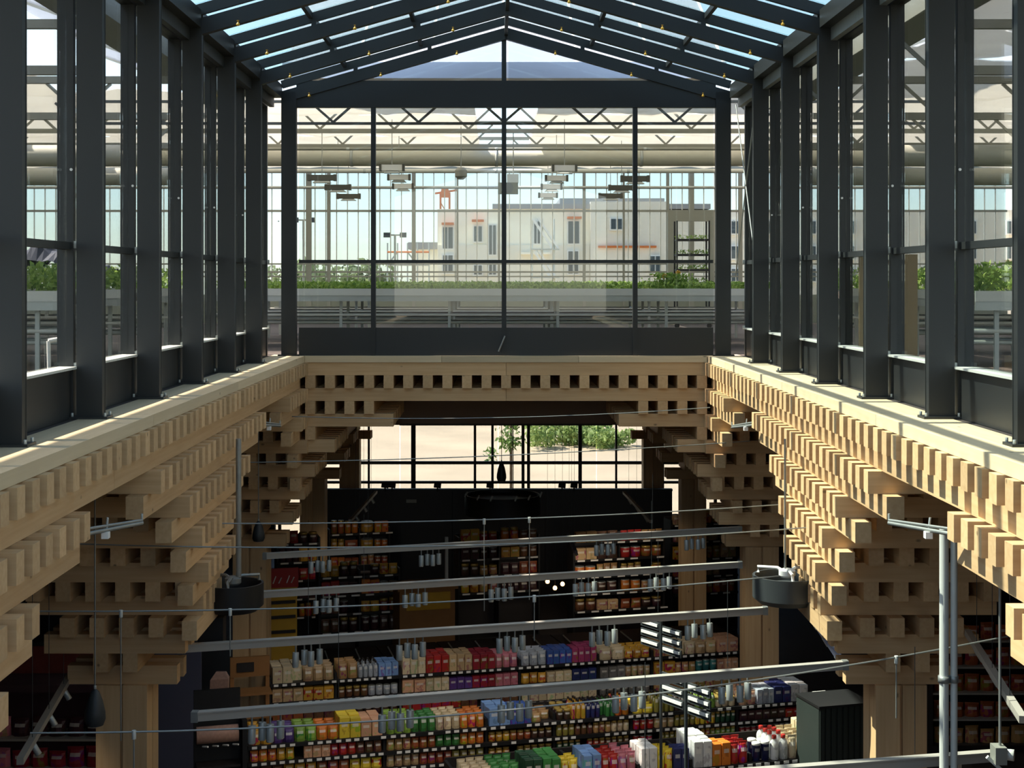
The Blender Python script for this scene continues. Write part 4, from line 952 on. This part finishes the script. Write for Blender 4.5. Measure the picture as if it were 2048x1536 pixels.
def cable(pts, lab, r=.009):
    o = tube('cable', [P(*p) for p in pts], r, 'galv'); tag(o, lab, 'cable', 'thin suspension cables'); return o
def cpts(pl, pr, dl, dr, sag, n=14):
    out = []
    for i in range(n+1):
        q = i/n; d = 1/((1-q)/dl+q/dr); out.append((pl[0]+(pr[0]-pl[0])*q, pl[1]+(pr[1]-pl[1])*q+sag*4*q*(1-q), d))
    return out
CB = (((0, 1222), (1560, 1152), 12.5, 14.0, 22), ((60, 1466), (2040, 1268), 10.5, 12.6, 50), ((190, 1044), (1580, 1008), 15.5, 17.2, 16), ((30, 1083), (1680, 1050), 14.0, 15.6, 26), ((480, 925), (1500, 882), 20.5, 22.0, 8), ((560, 832), (1420, 815), 22.0, 22.4, 12))
for k, cdef in enumerate(CB):
    cable(cpts(*cdef), f'thin steel cable strung across the shop, {("third", "lowest", "fifth", "fourth", "second highest", "highest")[k]} counted from the bottom', .007)
for k, (ci, px, ln) in enumerate(((0, 241, 1.1), (0, 460, .4), (2, 965, 1.0), (2, 1058, .9), (0, 1071, .4), (1, 265, .4), (1, 1790, .5))):
    pts = cpts(*CB[ci], n=200); pt = min(pts, key=lambda q_: abs(q_[0]-px)); a = P(*pt)
    t = empty('drop_rod', a); tag(t, f'thin steel drop rod hanging from a cable, {ORD[k]} of seven', 'rod', 'drop rods')
    rod('rod', a, a-Vector((0, 0, ln)), .006, 'galv', t, seg=6); rod('clip', a+Vector((0, 0, .012)), a-Vector((0, 0, .05)), .016, 'pale_alu', t, seg=8)
# teardrop pendants
for px, p0, p1, d, r, lab in ((190, 1378, 1450, 13.6, .095, 'black teardrop pendant lamp in front of the left timber column'), (517, 1042, 1082, 22.4, .095, 'small black teardrop pendant lamp beside the far left column'), (1003, 924, 962, 31, .1, 'small black teardrop pendant lamp before the far window')):
    a, b = P(px, p0, d), P(px, p1, d); h = a.z-b.z; t = empty('pendant_lamp', b); tag(t, lab, 'lamp', 'black teardrop pendants')
    lathe('shade', [(r*.8, 0), (r, h*.16), (r*.97, h*.35), (r*.72, h*.68), (r*.38, h*.93), (r*.12, h)], 'charcoal', t, b, 20)
    rod('cap', a, a+Vector((0, 0, h*.1)), r*.14, 'alu', t); rod('cord', a, (a.x, a.y, Z(-1.75)), .008, 'galv', t, seg=6); rod('bulb', b+Vector((0, 0, .002)), b+Vector((0, 0, -.01)), r*.5, 'tag_white', t)
# round ring housings
for px, py, d, R, lab, up in ((1574, 1150, 16.2, .37, 'round dark grey ring housing with white bracket beside the right timber column', 1), (466, 1165, 16.2, .33, 'round black ring housing with grey bracket beside the left timber column', 0)):
    c = P(px, py, d); t = empty('ring_housing', c); tag(t, lab, 'air diffuser', 'round ring housings'); m = 'charcoal' if up else 'black'
    lathe('drum', [(R*.8, -.3), (R, -.24), (R, 0), (R*.93, .0), (R*.9, -.03), (R*.88, -.12)], m, t, c, 32)
    for k in range(3):
        a = k*2.1+.5; q = c+Vector((R*.9*math.cos(a), R*.9*math.sin(a), 0)); tube('bracket', [q, q+Vector((0, 0, .06)), c+Vector((R*.3*math.cos(a), R*.3*math.sin(a), .07)), c+Vector((0, 0, .02))], .018, 'white_paint' if up else 'galv', t)
    lathe('hub', [(.07, -.02), (.09, .0), (.09, .05), (.05, .07)], 'white_paint' if up else 'galv', t, c, 14)
    rod('hanger', c+Vector((-.02 if up else .06, 0, .06)), (c.x+(-.02 if up else .06), c.y, Z(-1.7)), .012 if up else .03, 'galv', t)
    if not up: box('control_box', P(396, 1300, d), P(446, 1236, d)+Vector((0, .2, 0)), 'black', t); rod('control_stem', P(425, 1236, d)+Vector((0, .1, 0)), P(440, 1190, d)+Vector((0, .1, 0)), .02, 'black', t)
# grey conduits at the right
t = empty('conduit_pair', (P(1892, 0, 11.2).x, 11.2, 0)); tag(t, 'pair of galvanised vertical pipes in front of the right timber column', 'pipe')
for px, r in ((1888, .034), (1908, .026)):
    x = P(px, 0, 11.2).x; rod('pipe', (x, 11.2, 0), (x, 11.2, Z(-1.85)), r, 'pale_alu', t, seg=14)
    for zz in (-3.0, -4.6): rod('clip', (x, 11.2, Z(zz)), (x, 11.2, Z(zz)+.05), r*1.3, 'galv', t, seg=14)
# cable clamps on the beams
for (p0, p1, lab) in (((1903, 1068, 10.6), (1778, 1046, 11.25), 'galvanised cable clamp on the near right beam end'), ((172, 1068, 10.6), (284, 1046, 11.25), 'galvanised cable clamp on the near left beam end'),
                      ((1508, 850, 18.7), (1464, 855, 19.3), 'small galvanised clamp at the far right fan'), ((527, 850, 18.7), (560, 852, 19.3), 'small galvanised clamp at the far left fan')):
    a, b = P(*p0), P(*p1); t = empty('cable_clamp', a); tag(t, lab, 'clamp', 'galvanised cable clamps'); up = Vector((0, 0, .035))
    rod('arm', a, b, .016, 'galv', t); rod('arm', a+up, b+up*.6, .011, 'galv', t); m_ = a.lerp(b, .35)
    box('block', m_+Vector((-.03, -.03, -.06)), m_+Vector((.02, .03, -.012)), 'white_paint', t); rod('bolt', b+Vector((0, 0, -.01)), b+Vector((0, 0, .07)), .009, 'alu', t, seg=6); rod('bolt', m_, m_+Vector((.01, 0, .09)), .009, 'alu', t, seg=6)
# aisle signs with white slats on poles
for px, py, d, lab in ((1372, 1388, 14.6, 'dark aisle sign with white slats, lower of two on the right'), (1322, 1272, 17.2, 'dark aisle sign with white slats, upper of two on the right')):
    c = P(px, py, d); t = empty('aisle_sign', (c.x, c.y, 0)); tag(t, lab, 'sign', 'slatted aisle signs')
    rod('pole', (c.x, c.y, 0), (c.x, c.y, c.z+.2), .018, 'charcoal', t)
    V1 = Vector((.55, -.83, 0))
    for s in (0, 1):
        for j in range(3):
            z = c.z+.1-.11*j-.02*s; p = Vector((c.x, c.y, z))
            beam('board', p+V1*(.03 if s else -.03)*1, p+V1*(.36 if s else -.36), .02, .085, 'charcoal', t)
            beam('slat', p+V1*(.05 if s else -.05)+Vector((-.012, -.012, .01)), p+V1*(.34 if s else -.34)+Vector((-.012, -.012, .01)), .012, .032, 'tag_white', t)
# track lights running into depth at both sides
for px0, py0, d0, px1, py1, d1, lab in ((40, 1490, 13, 145, 1370, 16, 'grey light track running into depth at the lower left'), (1935, 1292, 15, 2046, 1405, 12, 'grey light track running into depth at the lower right'), (1248, 972, 33, 1302, 1058, 29, 'grey track with small spots at the right before the partition'), (752, 968, 33, 700, 1060, 29, 'grey track with small spots at the left before the partition'), (1135, 1065, 31, 1152, 1110, 29, 'short blue track at the back centre'), (1612, 1240, 20, 1690, 1306, 17, 'dark blue track behind the right column')):
    a, b = P(px0, py0, d0), P(px1, py1, d1); b.z = a.z = (a.z+b.z)/2
    t = empty('light_track', a); tag(t, lab, 'light track', 'light tracks'); beam('channel', a, b, .06, .06, 'grey_rail' if 'grey' in lab else 'blue_grey', t)  # channels not labelled grey take a plain blue-grey colour
    for q in (.2, .5, .8):
        c = a.lerp(b, q); rod('lamp_head', c+Vector((0, 0, -.03)), c+Vector((.06, 0, -.13)), .03, 'alu', t); rod('suspension', c, (c.x, c.y, Z(-2.2)), .003, 'charcoal', t, seg=6)
        if d0 > 25 or q == .5: shine(c+Vector((.06, 0, -.16)), (0, .6, -.8) if d0 > 25 else (.5 if px0 > 990 else -.5, .4, -.8), 11, t)
# grey projector at the lower right
c = P(2000, 1508, 10.5); t = empty('projector', c); tag(t, 'small grey spotlight projector at the lower right corner', 'projector')
box('body', c+Vector((-.05, -.06, -.06)), c+Vector((.03, .06, .06)), 'truss_grey', t); rod('lens', c+Vector((.03, 0, 0)), c+Vector((.09, -.03, 0)), .04, 'pale_alu', t, seg=16); beam('arm', c+Vector((-.09, 0, -.02)), c+Vector((.04, 0, -.14)), .025, .025, 'pale_alu', t)
rod('mount', c+Vector((0, 0, .06)), (c.x, c.y, Z(-2.0)), .01, 'galv', t)

# ------------------------------------------------------------------ side departments
# left: meat counter cabinet with reddish posters; bluish panel
def wallcab(x0, x1, y, h, m, lab, cols, rnd, item, short, ph=.42):
    R = random.Random(rnd); t = empty('display_cabinet', ((x0+x1)/2, y, 0)); tag(t, lab, 'cabinet', 'display cabinets')
    box('back', (x0, y+.55, 0), (x1, y+.62, h), m, t); box('top', (x0, y, h-.1), (x1, y+.62, h), m, t); box('base', (x0, y, 0), (x1, y+.6, .3), m, t)
    for s in (x0, x1): box('side', (s-.03, y, 0), (s+.03, y+.62, h), m, t)
    z = .3; k = 0
    while z < h-.45:
        box('shelf', (x0, y+.04, z-.03), (x1, y+.56, z), 'grey_rail', t); x = x0+.1; ci = 0; col = R.sample(cols, 2)
        while x < x1-.2:
            c_ = col[0] if x < (x0+x1)/2 else col[1]; wd = .25; ci += 1
            o = bpy.data.objects.new(item, PRO['pouch']); COL.objects.link(o); o.location = (x+wd/2, y+.22, z); o.scale = (wd*.93, .16, ph*.6*R.uniform(.8, 1.1)); o.color = CN[c_]; o.rotation_euler.z = R.uniform(-.15, .15)
            tag(o, f'{c_} {item.replace("_", " ")}, number {ci} from the left, {ORD[k]} shelf up in the {short}', item.split('_')[-1], f'goods in the {short}'); x += wd
        z += ph; k += 1
wallcab(-8.2, -5.2, 20.2, 2.3, 'deli', 'dark red-brown meat cabinet at the lower left', ['wine-dark', 'crimson', 'brown', 'pink'], 31, 'meat_pack', 'meat cabinet')
wallcab(5.3, 8.3, 16.4, 2.4, 'dark_shelf', 'dim brown bread shelf at the lower right', ['tan', 'brown', 'beige', 'golden'], 32, 'bread_loaf', 'bread shelf')
wallcab(7.0, 11.0, 24.0, 2.6, 'dark_shelf', 'dim shelf of brown goods farther back on the right', ['rust', 'brown', 'tan'], 33, 'paper_bag', 'far right shelf')
c = P(358, 1390, 22.5); t = empty('blue_panel', (c.x, 22.5, 0)); tag(t, 'plain blue-grey panel between the left column and the shelving', 'panel')
box('board', (c.x-.36, 22.5, .1), (c.x+.33, 22.56, c.z+.75), 'blue_grey', t); box('foot', (c.x-.36, 22.3, 0), (c.x+.33, 22.76, .1), 'charcoal', t)
c = P(100, 1340, 21.5); t = empty('meat_poster', (c.x, 21.5, c.z-.3)); tag(t, 'dark red photo banner above the meat cabinet', 'banner')
box('sheet', (c.x-.9, 21.5, c.z-.35), (c.x+.7, 21.52, c.z+.35), 'meat', t); box('batten', (c.x-.95, 21.48, c.z+.35), (c.x+.75, 21.54, c.z+.4), 'charcoal', t)
for s in (-.8, .6): rod('hanger', (c.x+s, 21.5, c.z+.4), (c.x+s, 21.5, Z(-2.0)), .006, 'galv', t, seg=6)
# dark green chest beside the right column
c = P(1690, 1440, 18.6); t = empty('green_bin', (c.x, c.y, 0), YAW); tag(t, 'dark green slatted bin left of the right timber column', 'bin')
mat('bin_green', (40, 48, 43), .6)
box('body', (-.36, 0, 0), (.36, .6, c.z+.17), 'bin_green', t, True); box('lid', (-.37, -.03, c.z+.17), (.37, .61, c.z+.2), 'black', t, True)
for i in range(9): box('slat', (-.35+.08*i, -.02, .05), (-.35+.08*i+.055, 0, c.z+.17), 'bin_green', t, True)
c = P(1638, 1410, 19.8); t = empty('promo_board', (c.x, c.y, 0), YAW); tag(t, 'white and green promotional board at the right end of the nearer shelving row', 'sign')
box('board', (-.09, 0, c.z-.2), (.1, .02, c.z+.18), 'tag_white', t, True); box('print', (-.09, -.006, c.z-.2), (.1, 0, c.z-.1), 'bin_green', t, True); box('post', (-.02, .02, 0), (.02, .05, c.z), 'charcoal', t, True)

for k, (px, py) in enumerate(((1095, 1163), (1110, 1176), (1125, 1168))):
    c = P(px, py, 28.0); t = empty('globe_lamp', c); tag(t, f'tiny glowing warm globe lamp at the back centre, {ORD[k]} from left', 'lamp', 'glowing globe lamps')
    lathe('globe', [(.005, -.04), (.03, -.03), (.04, 0), (.03, .03), (.012, .042)], 'bulb', t, c, 10); rod('cord', c+Vector((0, 0, .04)), (c.x, c.y, Z(-2.2)), .003, 'charcoal', t, seg=6)
